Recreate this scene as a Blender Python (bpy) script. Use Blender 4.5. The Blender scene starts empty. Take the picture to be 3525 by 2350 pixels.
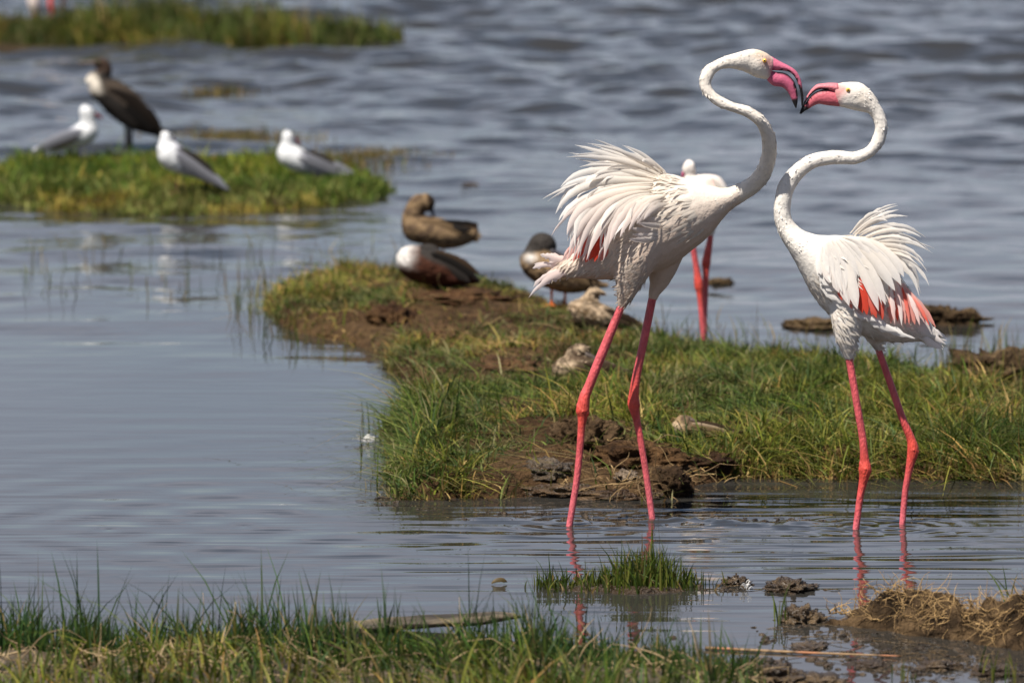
import bpy, math, random
import numpy as np
from mathutils import Vector

random.seed(7)
rng = np.random.default_rng(7)
scene = bpy.context.scene

# ------------------------------------------------------------------ camera
# layout units: a 2352 x 1568 sketch of the view; focal length F in those units
F = 12180.0
CX, CY = 1176.0, 784.0
TH = math.atan(1478.0 / F)
FWD = np.array([0, math.cos(TH), -math.sin(TH)])
UP = np.array([0, math.sin(TH), math.cos(TH)])
RIGHT = np.array([1.0, 0, 0])


def ray(px, py):
    return FWD + RIGHT * (px - CX) / F + UP * (CY - py) / F


_d = ray(CX, 1200.0)
CAMH = -14.0 * _d[2] / _d[1]
CAM = np.array([0, 0, CAMH])


def at(px, py, Y):
    d = ray(px, py)
    return CAM + d * (Y / d[1])


def ground(px, py, z=0.0):
    d = ray(px, py)
    return CAM + d * ((z - CAMH) / d[2])


def to_px(P):
    """world points -> layout units"""
    v = np.asarray(P) - CAM
    w = v @ FWD
    return CX + F * (v @ RIGHT) / w, CY - F * (v @ UP) / w


cam = bpy.data.cameras.new('camera')
cam.sensor_width = 36.0
cam.lens = 36.0 * F / 2352.0
cam.clip_start = 0.5
cam.clip_end = 2000.0
cam.dof.use_dof = True
cam.dof.focus_distance = 13.75
cam.dof.aperture_fstop = (cam.lens / 1000.0) / 0.041
camo = bpy.data.objects.new('camera', cam)
camo.location = CAM
camo.rotation_euler = (math.pi / 2 - TH, 0, 0)
scene.collection.objects.link(camo)
scene.camera = camo

# ------------------------------------------------------------------ sky, sun, exposure
SUN = Vector((-0.32, -0.38, 0.87)).normalized()
world = bpy.data.worlds.new('World')
scene.world = world
world.use_nodes = True
wn = world.node_tree
bg = wn.nodes['Background']
sky = wn.nodes.new('ShaderNodeTexSky')
sky.sky_type = 'NISHITA'
sky.sun_disc = False
sky.sun_elevation = math.asin(SUN.z)
sky.sun_rotation = math.atan2(SUN.x, SUN.y)
sky.altitude = 1000
sky.air_density = 1.0
sky.dust_density = 1.2
sky.ozone_density = 1.0
bg.inputs['Strength'].default_value = 0.051
# broken cloud over the whole sky
tc = wn.nodes.new('ShaderNodeTexCoord')
cmap = wn.nodes.new('ShaderNodeMapping')
cmap.inputs['Scale'].default_value = (1.0, 1.0, 3.2)
cno = wn.nodes.new('ShaderNodeTexNoise')
cno.inputs['Scale'].default_value = 2.6
cno.inputs['Detail'].default_value = 7
cno.inputs['Roughness'].default_value = 0.55
crm = wn.nodes.new('ShaderNodeMapRange')
crm.inputs['From Min'].default_value = 0.24
crm.inputs['From Max'].default_value = 0.52
crm.inputs['To Min'].default_value = 0.0
crm.inputs['To Max'].default_value = 0.95
cmix = wn.nodes.new('ShaderNodeMix')
cmix.data_type = 'RGBA'
cmix.inputs['B'].default_value = (6.7, 6.95, 8.4, 1)
wn.links.new(tc.outputs['Generated'], cmap.inputs['Vector'])
wn.links.new(cmap.outputs['Vector'], cno.inputs['Vector'])
csep = wn.nodes.new('ShaderNodeSeparateXYZ')
wn.links.new(tc.outputs['Generated'], csep.inputs[0])
cel = wn.nodes.new('ShaderNodeMath')
cel.operation = 'MULTIPLY_ADD'
cel.inputs[1].default_value = -0.62
wn.links.new(csep.outputs['Z'], cel.inputs[0])
wn.links.new(cno.outputs['Fac'], cel.inputs[2])
wn.links.new(cel.outputs[0], crm.inputs['Value'])
wn.links.new(crm.outputs['Result'], cmix.inputs['Factor'])
wn.links.new(sky.outputs['Color'], cmix.inputs['A'])
wn.links.new(cmix.outputs['Result'], bg.inputs['Color'])

sun = bpy.data.lights.new('sun', 'SUN')
sun.energy = 5.0
sun.angle = math.radians(0.53)
sun.color = (1.0, 0.95, 0.87)
suno = bpy.data.objects.new('sun', sun)
suno.rotation_euler = SUN.to_track_quat('Z', 'Y').to_euler()
suno.location = (0, 0, 30)
scene.collection.objects.link(suno)

scene.view_settings.view_transform = 'Standard'
scene.view_settings.look = 'None'
scene.view_settings.exposure = 0.78
scene.view_settings.gamma = 1.0
scene.view_settings.use_curve_mapping = False
scene.render.engine = 'CYCLES'

# ------------------------------------------------------------------ helpers
C = scene.collection


def hash3(i, j, k, s):
    h = (i * 374761393 + j * 668265263 + k * 2147483647 + s * 974634543) & 0xFFFFFFFF
    h = ((h ^ (h >> 13)) * 1274126177) & 0xFFFFFFFF
    h = (h ^ (h >> 16)) & 0xFFFFFFFF
    return h.astype(np.float64) / 4294967295.0


def vnoise(P, scale=1.0, seed=0):
    """value noise in [-1,1] at Nx3 points"""
    P = np.asarray(P, dtype=np.float64) * scale + 1000.0
    I = np.floor(P).astype(np.int64)
    f = P - I
    f = f * f * (3 - 2 * f)
    out = 0
    for a in (0, 1):
        for b in (0, 1):
            for c in (0, 1):
                w = (f[:, 0] if a else 1 - f[:, 0]) * (f[:, 1] if b else 1 - f[:, 1]) * (f[:, 2] if c else 1 - f[:, 2])
                out = out + w * hash3(I[:, 0] + a, I[:, 1] + b, I[:, 2] + c, seed)
    return out * 2 - 1


def fbm(P, scale, octaves=4, seed=0, gain=0.5):
    out, amp, tot = 0, 1.0, 0
    for o in range(octaves):
        out = out + amp * vnoise(P, scale * 2 ** o, seed + o * 17)
        tot += amp
        amp *= gain
    return out / tot


def smooth(x, a, b):
    t = np.clip((x - a) / (b - a), 0, 1)
    return t * t * (3 - 2 * t)


def mesh_obj(name, V, faces, mat, parent=None, col=None, smoothed=True, mats=None, midx=None):
    V = np.asarray(V, dtype=np.float64)
    if parent is not None:
        V = V - np.array(ORIGIN[parent.name])
    me = bpy.data.meshes.new(name)
    me.from_pydata(V.tolist(), [], faces if isinstance(faces, list) else faces.tolist())
    if col is not None:
        put_col(me, col)
    if smoothed:
        me.polygons.foreach_set('use_smooth', np.ones(len(me.polygons), dtype=bool))
    me.materials.append(mat)
    if mats:
        for m in mats:
            me.materials.append(m)
    if midx is not None:
        me.polygons.foreach_set('material_index', np.asarray(midx, dtype=np.int32))
    me.update()
    o = bpy.data.objects.new(name, me)
    C.objects.link(o)
    if parent is not None:
        o.parent = parent
        ORIGIN[o.name] = ORIGIN[parent.name]
    return o


def put_col(me, col):
    a = me.color_attributes.new('Col', 'FLOAT_COLOR', 'POINT')
    col = np.asarray(col, dtype=np.float32)
    if col.ndim == 1:
        col = np.tile(col, (len(me.vertices), 1))
    buf = np.ones((len(me.vertices), 4), dtype=np.float32)
    buf[:, :3] = col[:, :3]
    a.data.foreach_set('color', buf.ravel())


ORIGIN = {}


def thing(name, loc, label, cat, group=None):
    o = bpy.data.objects.new(name, None)
    o.empty_display_size = 0.05
    o.location = loc
    C.objects.link(o)
    ORIGIN[o.name] = tuple(loc)
    o['label'] = label
    o['category'] = cat
    if group:
        o['group'] = group
    return o


def tag(o, label=None, cat=None, group=None, kind=None):
    if label: o['label'] = label
    if cat: o['category'] = cat
    if group: o['group'] = group
    if kind: o['kind'] = kind
    return o


# ---- materials
def col_mat(name, rough=0.7, bump_scale=0, bump=0.0, mottle=0.0, mottle_scale=40, trans=0.0, spec=0.3, sss=0.0,
            stretch=None, coat=0.0, dark=1.0):
    m = bpy.data.materials.new(name)
    m.use_nodes = True
    nt = m.node_tree
    N, L = nt.nodes, nt.links
    b = N['Principled BSDF']
    b.inputs['Roughness'].default_value = rough
    b.inputs['Specular IOR Level'].default_value = spec
    if coat:
        b.inputs['Coat Weight'].default_value = coat
        b.inputs['Coat Roughness'].default_value = 0.25
    at_ = N.new('ShaderNodeAttribute')
    at_.attribute_name = 'Col'
    colout = at_.outputs['Color']
    geo = N.new('ShaderNodeNewGeometry')
    pos = geo.outputs['Position']
    if stretch:
        mp = N.new('ShaderNodeMapping')
        mp.inputs['Scale'].default_value = stretch
        L.new(pos, mp.inputs['Vector'])
        pos = mp.outputs['Vector']
    if dark != 1.0:
        dk_ = N.new('ShaderNodeVectorMath')
        dk_.operation = 'SCALE'
        dk_.inputs['Scale'].default_value = dark
        L.new(colout, dk_.inputs[0])
        colout = dk_.outputs['Vector']
    if mottle > 0:
        ns = N.new('ShaderNodeTexNoise')
        ns.inputs['Scale'].default_value = mottle_scale
        ns.inputs['Detail'].default_value = 5
        ns.inputs['Roughness'].default_value = 0.65
        L.new(pos, ns.inputs['Vector'])
        mr = N.new('ShaderNodeMapRange')
        mr.inputs['From Min'].default_value = 0.3
        mr.inputs['From Max'].default_value = 0.7
        mr.inputs['To Min'].default_value = 1 - mottle
        mr.inputs['To Max'].default_value = 1 + mottle
        L.new(ns.outputs['Fac'], mr.inputs['Value'])
        mx = N.new('ShaderNodeVectorMath')
        mx.operation = 'SCALE'
        L.new(colout, mx.inputs[0])
        L.new(mr.outputs['Result'], mx.inputs['Scale'])
        colout = mx.outputs['Vector']
    L.new(colout, b.inputs['Base Color'])
    if bump > 0:
        nb = N.new('ShaderNodeTexNoise')
        nb.inputs['Scale'].default_value = bump_scale
        nb.inputs['Detail'].default_value = 4
        L.new(pos, nb.inputs['Vector'])
        bp = N.new('ShaderNodeBump')
        bp.inputs['Strength'].default_value = 1.0
        bp.inputs['Distance'].default_value = bump
        L.new(nb.outputs['Fac'], bp.inputs['Height'])
        L.new(bp.outputs['Normal'], b.inputs['Normal'])
    if sss:
        b.inputs['Subsurface Weight'].default_value = sss
        b.inputs['Subsurface Radius'].default_value = (0.006, 0.004, 0.003)
        b.inputs['Subsurface Scale'].default_value = 1.0
    if trans > 0:
        tr = N.new('ShaderNodeBsdfTranslucent')
        L.new(colout, tr.inputs['Color'])
        ms = N.new('ShaderNodeMixShader')
        ms.inputs['Fac'].default_value = trans
        L.new(b.outputs['BSDF'], ms.inputs[1])
        L.new(tr.outputs['BSDF'], ms.inputs[2])
        L.new(ms.outputs['Shader'], N['Material Output'].inputs['Surface'])
    return m


M_PLUM = col_mat('plumage', rough=0.85, bump_scale=130, bump=0.0016, mottle=0.06, mottle_scale=70, spec=0.1, dark=0.78)
M_FEATH = col_mat('feather', rough=0.7, trans=0.42, spec=0.08, mottle=0.03, mottle_scale=60, dark=0.96)
M_SKIN = col_mat('leg_skin', rough=0.45, bump_scale=260, bump=0.0035, mottle=0.32, mottle_scale=70, spec=0.4, stretch=(1, 1, 0.45))
M_BILL = col_mat('bill_horn', rough=0.45, mottle=0.12, mottle_scale=120, spec=0.2, bump_scale=150, bump=0.0016)
M_EYE = col_mat('eye', rough=0.1, spec=0.8)
M_BIRD = col_mat('bird_feathers', rough=0.85, bump_scale=90, bump=0.006, mottle=0.4, mottle_scale=55, spec=0.1, dark=0.85)
M_GULL = col_mat('gull_feathers', rough=0.85, bump_scale=120, bump=0.003, mottle=0.05, mottle_scale=60, spec=0.1, dark=0.72)
M_GRASS = col_mat('grass_blade', rough=0.6, trans=0.25, spec=0.10, dark=0.8)
M_STRAW = col_mat('straw', rough=0.6, trans=0.05, spec=0.25, mottle=0.3, mottle_scale=60)
M_MUD = col_mat('mud', rough=0.8, bump_scale=60, bump=0.04, mottle=0.7, mottle_scale=35, spec=0.08, dark=0.5)
M_WETMUD = col_mat('wet_mud', rough=0.38, bump_scale=80, bump=0.03, mottle=0.6, mottle_scale=45, spec=0.4, dark=0.5)
M_WOOD = col_mat('driftwood', rough=0.7, bump_scale=40, bump=0.01, mottle=0.4, mottle_scale=25, stretch=(0.3, 2, 3))

# ------------------------------------------------------------------ water
LEGS_PX = [(1309, 1200), (1498, 1190), (1967, 1206), (2072, 1211)]


def water_material():
    m = bpy.data.materials.new('lake_water')
    m.use_nodes = True
    nt = m.node_tree
    N, L = nt.nodes, nt.links
    b = N['Principled BSDF']
    b.inputs['Base Color'].default_value = (0.026, 0.024, 0.021, 1)
    b.inputs['Roughness'].default_value = 0.03
    b.inputs['IOR'].default_value = 1.333
    geo = N.new('ShaderNodeNewGeometry')
    sep = N.new('ShaderNodeSeparateXYZ')
    L.new(geo.outputs['Position'], sep.inputs[0])

    def math_(op, a, b_=None, c=None):
        n = N.new('ShaderNodeMath')
        n.operation = op
        for i, v in enumerate((a, b_, c)):
            if v is None:
                continue
            if isinstance(v, (int, float)):
                n.inputs[i].default_value = v
            else:
                L.new(v, n.inputs[i])
        return n.outputs[0]

    def noise(scale, sx, sy, detail=2, w=0.0, rough=0.5, dist=0.0):
        mp = N.new('ShaderNodeMapping')
        mp.inputs['Scale'].default_value = (sx, sy, 1)
        mp.inputs['Location'].default_value = (w, w * 1.7, w)
        L.new(geo.outputs['Position'], mp.inputs['Vector'])
        t = N.new('ShaderNodeTexNoise')
        t.inputs['Scale'].default_value = scale
        t.inputs['Detail'].default_value = detail
        t.inputs['Roughness'].default_value = rough
        t.inputs['Distortion'].default_value = dist
        L.new(mp.outputs['Vector'], t.inputs['Vector'])
        return math_('SUBTRACT', t.outputs['Fac'], 0.5)

    def ramp(v, a, b_, lo, hi):
        mr = N.new('ShaderNodeMapRange')
        mr.interpolation_type = 'SMOOTHSTEP'
        mr.inputs['From Min'].default_value = a
        mr.inputs['From Max'].default_value = b_
        mr.inputs['To Min'].default_value = lo
        mr.inputs['To Max'].default_value = hi
        L.new(v, mr.inputs['Value'])
        return mr.outputs['Result']

    x, y = sep.outputs['X'], sep.outputs['Y']
    # fine chop riding on the modelled wavelets
    far = math_('MULTIPLY', noise(6.0, 0.6, 1.0, 2, 3.1, 0.5), ramp(y, 15.5, 26.0, 0.0008, 0.012))
    far2 = math_('MULTIPLY', noise(16.0, 0.5, 1.0, 1, 9.7, 0.5), ramp(y, 15.0, 28.0, 0.0004, 0.0022))
    # long low ripples close by
    patch = noise(0.55, 0.8, 0.35, 1, 21.0)
    pamp = ramp(patch, -0.12, 0.15, 0.004, 0.017)
    # livelier where the birds wade
    gx = math_('DIVIDE', math_('SUBTRACT', x, 0.62), 1.1)
    gy = math_('DIVIDE', math_('SUBTRACT', y, 13.75), 1.0)
    env = math_('POWER', 2.718, math_('MULTIPLY', math_('ADD', math_('MULTIPLY', gx, gx), math_('MULTIPLY', gy, gy)), -1.0))
    pamp = math_('ADD', math_('MULTIPLY', math_('MULTIPLY', pamp, ramp(y, 11.5, 13.2, 0.25, 1.0)), ramp(x, -0.9, 0.3, 0.5, 1.0)), math_('MULTIPLY', env, 0.012))
    near = math_('MULTIPLY', noise(8.0, 0.12, 1.0, 2, 5.0, 0.45, 0.3), pamp)
    near2 = math_('MULTIPLY', noise(19.0, 0.15, 1.0, 1, 15.0, 0.4), math_('MULTIPLY', pamp, 0.16))
    h = math_('ADD', math_('ADD', far, far2), math_('ADD', near, near2))
    # rings spreading from the wading legs
    for i, (px, py) in enumerate(LEGS_PX):
        g = ground(px, py)
        dx = math_('SUBTRACT', x, float(g[0]))
        dy = math_('SUBTRACT', y, float(g[1]))
        r = math_('SQRT', math_('ADD', math_('MULTIPLY', dx, dx), math_('MULTIPLY', dy, dy)))
        s = math_('SINE', math_('MULTIPLY', r, 2 * math.pi / (0.115 + 0.02 * i)))
        fall = math_('POWER', 2.718, math_('MULTIPLY', r, -2.6))
        h = math_('ADD', h, math_('MULTIPLY', math_('MULTIPLY', s, fall), 0.0007))
        s2 = math_('SINE', math_('MULTIPLY', r, 2 * math.pi / 0.06))
        fall2 = math_('POWER', 2.718, math_('MULTIPLY', r, -9.0))
        h = math_('ADD', h, math_('MULTIPLY', math_('MULTIPLY', s2, fall2), 0.0018))
    # older rings drifting off to the left
    for (px, py), lam, fo, am in (((560, 1208), 0.21, -1.5, 0.0019), ((250, 1216), 0.17, -2.2, 0.0015), ((860, 1180), 0.24, -1.8, 0.0016)):
        g = ground(px, py)
        dx = math_('SUBTRACT', x, float(g[0]))
        dy = math_('MULTIPLY', math_('SUBTRACT', y, float(g[1])), 0.8)
        r = math_('SQRT', math_('ADD', math_('MULTIPLY', dx, dx), math_('MULTIPLY', dy, dy)))
        s = math_('SINE', math_('MULTIPLY', r, 2 * math.pi / lam))
        h = math_('ADD', h, math_('MULTIPLY', math_('MULTIPLY', s, math_('POWER', 2.718, math_('MULTIPLY', r, fo))), am))
    bp = N.new('ShaderNodeBump')
    bp.inputs['Strength'].default_value = 1.0
    bp.inputs['Distance'].default_value = 1.0
    L.new(h, bp.inputs['Height'])
    L.new(bp.outputs['Normal'], b.inputs['Normal'])
    return m


def build_water():
    # one sheet, finer near the birds so the wash behind the legs is real relief
    xs = np.concatenate([[-300, -60, -20, -9], np.linspace(-5.5, -2.3, 60), np.linspace(-2.2, 2.2, 230), np.linspace(2.3, 5.5, 60), [9, 20, 60, 300]])
    ys = np.concatenate([[-50, 0, 6, 9], np.linspace(11, 16.5, 240), np.linspace(16.55, 46, 520), [50, 60, 120, 500]])
    X, Y = np.meshgrid(xs, ys)
    Z = np.zeros_like(X)
    P = np.stack([X.ravel(), Y.ravel(), X.ravel() * 0], 1)
    # wash: a broken little ridge from the left bird's legs towards the right bird
    g0, g1 = ground(1480, 1196), ground(2000, 1207)
    t = np.clip((X - g0[0]) / (g1[0] - g0[0]), -0.3, 1.2)
    yc = g0[1] + (g1[1] - g0[1]) * t + 0.03 * np.sin(9 * t)
    n = (vnoise(P, 12, 3).reshape(X.shape) * 0.5 + 0.6)
    env = smooth(t, -0.08, 0.08) * (1 - smooth(t, 0.55, 1.0))
    Z += 0.010 * env * (n + 0.7 * vnoise(P, 45, 8).reshape(X.shape)) * np.exp(-((Y - yc) / 0.045) ** 2)
    g2 = ground(1120, 1192)
    Z += 0.006 * np.exp(-((Y - g2[1]) / 0.06) ** 2) * np.exp(-((X - g2[0]) / 0.22) ** 2) * n
    # wind waves, rising away from the sheltered shore
    amp = (0.02 + 0.30 * smooth(Y, 16.0, 20.5) + 0.75 * smooth(Y, 20, 31)) * smooth(Y, 15.2, 17.0) * (1 - smooth(Y, 44, 50))
    for sc, A, rot, sx, sd_ in ((0.9, 0.036, 0.12, 0.75, 1), (1.9, 0.040, -0.2, 0.7, 2), (3.9, 0.026, 0.3, 0.75, 3), (7.5, 0.011, -0.4, 0.8, 4)):
        ca, sa = math.cos(rot), math.sin(rot)
        Q = np.c_[(P[:, 0] * ca - P[:, 1] * sa) * sx, P[:, 0] * sa + P[:, 1] * ca, np.full(len(P), sd_ * 3.7)]
        near_cut = smooth(Y, 17, 24) if sc < 1.5 else 1.0
        Z += amp * near_cut * A * vnoise(Q, sc, 40 + sd_).reshape(X.shape)
    nr, nc = X.shape
    idx = np.arange(nr * nc).reshape(nr, nc)
    F4 = np.stack([idx[:-1, :-1], idx[:-1, 1:], idx[1:, 1:], idx[1:, :-1]], -1).reshape(-1, 4)
    P[:, 2] = Z.ravel()
    o = mesh_obj('lake_water', P, F4, water_material())
    tag(o, 'grey blue rippled lake water', 'water', kind='structure')


build_water()

# ------------------------------------------------------------------ land
YS = 0.4   # depth squeeze for edge distances (the view is very oblique)


def poly_world(pts):
    return np.array([ground(*p)[:2] for p in pts])


def sdist(P, poly):
    """signed distance (positive inside) in squeezed space"""
    S = np.array([1, YS])
    Q, A = P * S, poly * S
    B = np.roll(A, -1, 0)
    d2 = np.full(len(Q), 1e9)
    ins = np.zeros(len(Q), dtype=bool)
    for a, b in zip(A, B):
        e = b - a
        t = np.clip(((Q - a) @ e) / (e @ e + 1e-12), 0, 1)
        dd = ((Q - a - t[:, None] * e) ** 2).sum(1)
        d2 = np.minimum(d2, dd)
        cond = ((a[1] > Q[:, 1]) != (b[1] > Q[:, 1]))
        xi = (b[0] - a[0]) * (Q[:, 1] - a[1]) / (b[1] - a[1] + 1e-12) + a[0]
        ins ^= cond & (Q[:, 0] < xi)
    return np.where(ins, 1, -1) * np.sqrt(d2)


class Land:
    def __init__(self, pts, top, slope, hills=(), rough=0.012, seed=0):
        self.poly = poly_world(pts)
        self.top, self.slope, self.rough, self.seed = top, slope, rough, seed
        self.hills = [(ground(px, py)[:2], h, rx, ry) for px, py, h, rx, ry in hills]

    def sd(self, P):
        P3 = np.c_[P, np.zeros(len(P))]
        return sdist(P, self.poly) + 0.03 * fbm(P3 * [1, YS, 1], 7, 3, self.seed)

    def h(self, P, sd=None):
        P = np.atleast_2d(P)[:, :2]
        if sd is None:
            sd = self.sd(P)
        P3 = np.c_[P, np.zeros(len(P))]
        up = self.top
        k = smooth(sd, -0.02, self.slope)
        z = -0.03 + k * (up + 0.03)
        for c, hh, rx, ry in self.hills:
            z = z + k * hh * np.exp(-((P[:, 0] - c[0]) / rx) ** 2 - ((P[:, 1] - c[1]) / ry) ** 2)
        z = z + self.rough * fbm(P3, 9, 4, self.seed + 5) * smooth(sd, -0.05, 0.05)
        return np.where(sd < -0.02, np.minimum(z, -0.008), z)

    def mesh(self, name, res, mat, colfn, label):
        lo, hi = self.poly.min(0) - [0.15, 0.3], self.poly.max(0) + [0.15, 0.3]
        xs = np.arange(lo[0], hi[0], res)
        ys = np.arange(lo[1], hi[1], res * 1.6)
        X, Y = np.meshgrid(xs, ys)
        P = np.c_[X.ravel(), Y.ravel()]
        sd = self.sd(P)
        Z = self.h(P, sd)
        nr, nc = X.shape
        idx = np.arange(nr * nc).reshape(nr, nc)
        F4 = np.stack([idx[:-1, :-1], idx[:-1, 1:], idx[1:, 1:], idx[1:, :-1]], -1).reshape(-1, 4)
        keep = (sd[F4] > -0.09).any(1)
        F4 = F4[keep]
        used = np.unique(F4)
        remap = -np.ones(nr * nc, dtype=int)
        remap[used] = np.arange(len(used))
        V = np.c_[P, Z][used]
        o = mesh_obj(name, V, remap[F4], mat, col=colfn(V, sd[used]))
        tag(o, label, 'ground', kind='structure')
        return o

    def surf(self, px, py):
        """first point of the land met by the line of sight"""
        d = ray(px, py)
        Ys = np.arange(10.5, 45, 0.02)
        pts = CAM + d[None] * (Ys / d[1])[:, None]
        hz = self.h(pts)
        hit = np.nonzero(pts[:, 2] <= np.maximum(hz, 0))[0]
        return pts[hit[0]] if len(hit) else ground(px, py)

    def scatter(self, n, r, inset=0.0):
        lo, hi = self.poly.min(0), self.poly.max(0)
        out = []
        tot = 0
        while tot < n:
            P = r.uniform(lo, hi, (n * 2, 2))
            sd = self.sd(P)
            k = sd > inset
            out.append(np.c_[P[k], sd[k]])
            tot += k.sum()
        Q = np.concatenate(out)[:n]
        return Q[:, :2], Q[:, 2]


def mud_col(base, alt, scale, seed):
    base, alt = np.array(base), np.array(alt)

    def fn(V, sd):
        n = smooth(fbm(V, scale, 3, seed), -0.3, 0.3)[:, None]
        return base * (1 - n) + alt * n
    return fn


BANK = Land([(905, 1150), (1000, 1160), (1100, 1152), (1190, 1150), (1300, 1152), (1450, 1152), (1590, 1150),
             (1620, 1122), (1700, 1106), (1850, 1104), (2000, 1110), (2200, 1106), (2420, 1112), (2700, 1100),
             (2700, 1000), (2420, 950), (2300, 915), (2200, 885), (2080, 870), (1950, 850), (1800, 830), (1650, 810),
             (1520, 790), (1440, 770), (1380, 745), (1290, 720), (1220, 690), (1130, 660), (1010, 650), (900, 640),
             (800, 625), (720, 640), (620, 668), (575, 705), (605, 750), (700, 775), (800, 795), (860, 815),
             (900, 870), (945, 905), (955, 925), (905, 945), (872, 985), (885, 1040), (885, 1100)],
            0.05, 0.10,
            hills=[(1700, 980, 0.05, 0.6, 0.9), (1000, 720, 0.05, 0.22, 0.5), (1300, 1010, 0.03, 0.2, 0.4),
                   (1250, 800, 0.05, 0.3, 0.6), (1100, 1000, 0.02, 0.3, 0.5)], rough=0.03, seed=11)
ISLET = Land([(-60, 470), (60, 480), (200, 490), (400, 498), (560, 497), (700, 482), (850, 466), (945, 438),
              (900, 418), (800, 405), (650, 385), (400, 372), (150, 375), (-60, 395)], 0.05, 0.2, rough=0.02, seed=23)
FARBANK = Land([(-80, 100), (150, 106), (300, 109), (600, 113), (800, 112), (925, 106), (930, 96), (800, 88),
                (500, 84), (200, 80), (-80, 78)], 0.07, 0.15, rough=0.03, seed=31)
NEAR = Land([(-90, 1475), (150, 1488), (300, 1490), (500, 1492), (700, 1500), (850, 1500), (1000, 1495), (1120, 1494),
             (1250, 1505), (1400, 1518), (1600, 1530), (1730, 1548), (1790, 1590), (1800, 1900), (-90, 1900)],
            0.035, 0.12, rough=0.018, seed=41)
MOUND = Land([(1760, 1432), (1850, 1424), (1920, 1412), (2050, 1405), (2200, 1412), (2380, 1430), (2480, 1440),
              (2480, 1510), (2330, 1508), (2230, 1492), (2130, 1480), (2050, 1462), (1950, 1452), (1850, 1446)],
             0.035, 0.10, hills=[(2060, 1432, 0.060, 0.13, 0.16), (2230, 1452, 0.05, 0.16, 0.2),
                                 (1920, 1432, 0.03, 0.05, 0.1), (2380, 1470, 0.03, 0.12, 0.15)],
             rough=0.05, seed=53)

BANK.mesh('grassy_bank', 0.022, M_MUD, mud_col((0.085, 0.045, 0.021), (0.15, 0.088, 0.040), 6, 3),
          'brown peaty shore bank overgrown with grass')
ISLET.mesh('grass_islet', 0.03, M_MUD, mud_col((0.10, 0.07, 0.03), (0.13, 0.10, 0.045), 6, 4),
           'low grassy islet in the lake')
FARBANK.mesh('far_bank', 0.05, M_MUD, mud_col((0.07, 0.045, 0.03), (0.10, 0.07, 0.04), 4, 5),
             'low far bank of mud under tall grass')
NEAR.mesh('near_bank', 0.018, M_WETMUD, mud_col((0.09, 0.062, 0.038), (0.20, 0.145, 0.09), 8, 6),
          'muddy near shore under long grass')


# ------------------------------------------------------------------ grass
def blades(name, P, H, W, lean_dir, lean, col, mat, label, cat='grass', parent=None, face=0.6, tipcol=None):
    n = len(P)
    ang = rng.uniform(0, math.pi, n) * (1 - face) + face * rng.normal(0, 0.45, n)
    wv = np.c_[np.cos(ang), np.sin(ang), np.zeros(n)]
    ld = np.c_[np.cos(lean_dir), np.sin(lean_dir), np.zeros(n)]
    ts = [0.0, 0.35, 0.7, 1.0]
    ws = [1.0, 0.9, 0.6, 0.0]
    V = np.zeros((n, 7, 3))
    CO = np.zeros((n, 7, 3))
    k = 0
    tip = col * 1.0 if tipcol is None else tipcol
    for t, w in zip(ts, ws):
        c = P + np.c_[np.zeros((n, 2)), H * t * (1 - 0.25 * lean * t)] + ld * (H * lean * t ** 1.8)[:, None]
        cc = col * (1 - t) + tip * t
        if w > 0:
            V[:, k] = c - wv * (W * w * 0.5)[:, None]
            V[:, k + 1] = c + wv * (W * w * 0.5)[:, None]
            CO[:, k] = CO[:, k + 1] = cc
            k += 2
        else:
            V[:, k] = c
            CO[:, k] = cc
    base = (np.arange(n) * 7)[:, None]
    tri = np.array([[0, 1, 3], [0, 3, 2], [2, 3, 5], [2, 5, 4], [4, 5, 6]])
    Fc = (base[:, None, :] + tri[None]).reshape(-1, 3)
    # fast mesh build
    V = V.reshape(-1, 3)
    if parent is not None:
        V = V - np.array(ORIGIN[parent.name])
    me = bpy.data.meshes.new(name)
    me.vertices.add(len(V))
    me.vertices.foreach_set('co', V.ravel())
    me.loops.add(Fc.size)
    me.loops.foreach_set('vertex_index', Fc.ravel().astype(np.int32))
    me.polygons.add(len(Fc))
    me.polygons.foreach_set('loop_start', np.arange(0, Fc.size, 3, dtype=np.int32))
    me.polygons.foreach_set('use_smooth', np.ones(len(Fc), dtype=bool))
    put_col(me, CO.reshape(-1, 3))
    me.materials.append(mat)
    me.update()
    me.validate()
    o = bpy.data.objects.new(name, me)
    C.objects.link(o)
    if parent is not None:
        o.parent = parent
        o['kind'] = 'stuff'
    else:
        tag(o, label, cat, kind='stuff')
    return o


GREENS = np.array([[0.062, 0.092, 0.012], [0.110, 0.138, 0.018], [0.042, 0.072, 0.012], [0.17, 0.175, 0.035], [0.080, 0.108, 0.035]])
DRY = np.array([[0.28, 0.19, 0.065], [0.20, 0.13, 0.05], [0.34, 0.26, 0.11], [0.17, 0.15, 0.045]])


def grass_cols(n, dry):
    """dry: per-blade probability"""
    g = GREENS[rng.integers(0, len(GREENS), n)] * rng.uniform(0.75, 1.3, (n, 1))
    d = DRY[rng.integers(0, len(DRY), n)] * rng.uniform(0.7, 1.2, (n, 1))
    k = (rng.random(n) < dry)[:, None]
    return np.where(k, d, g)


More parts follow.
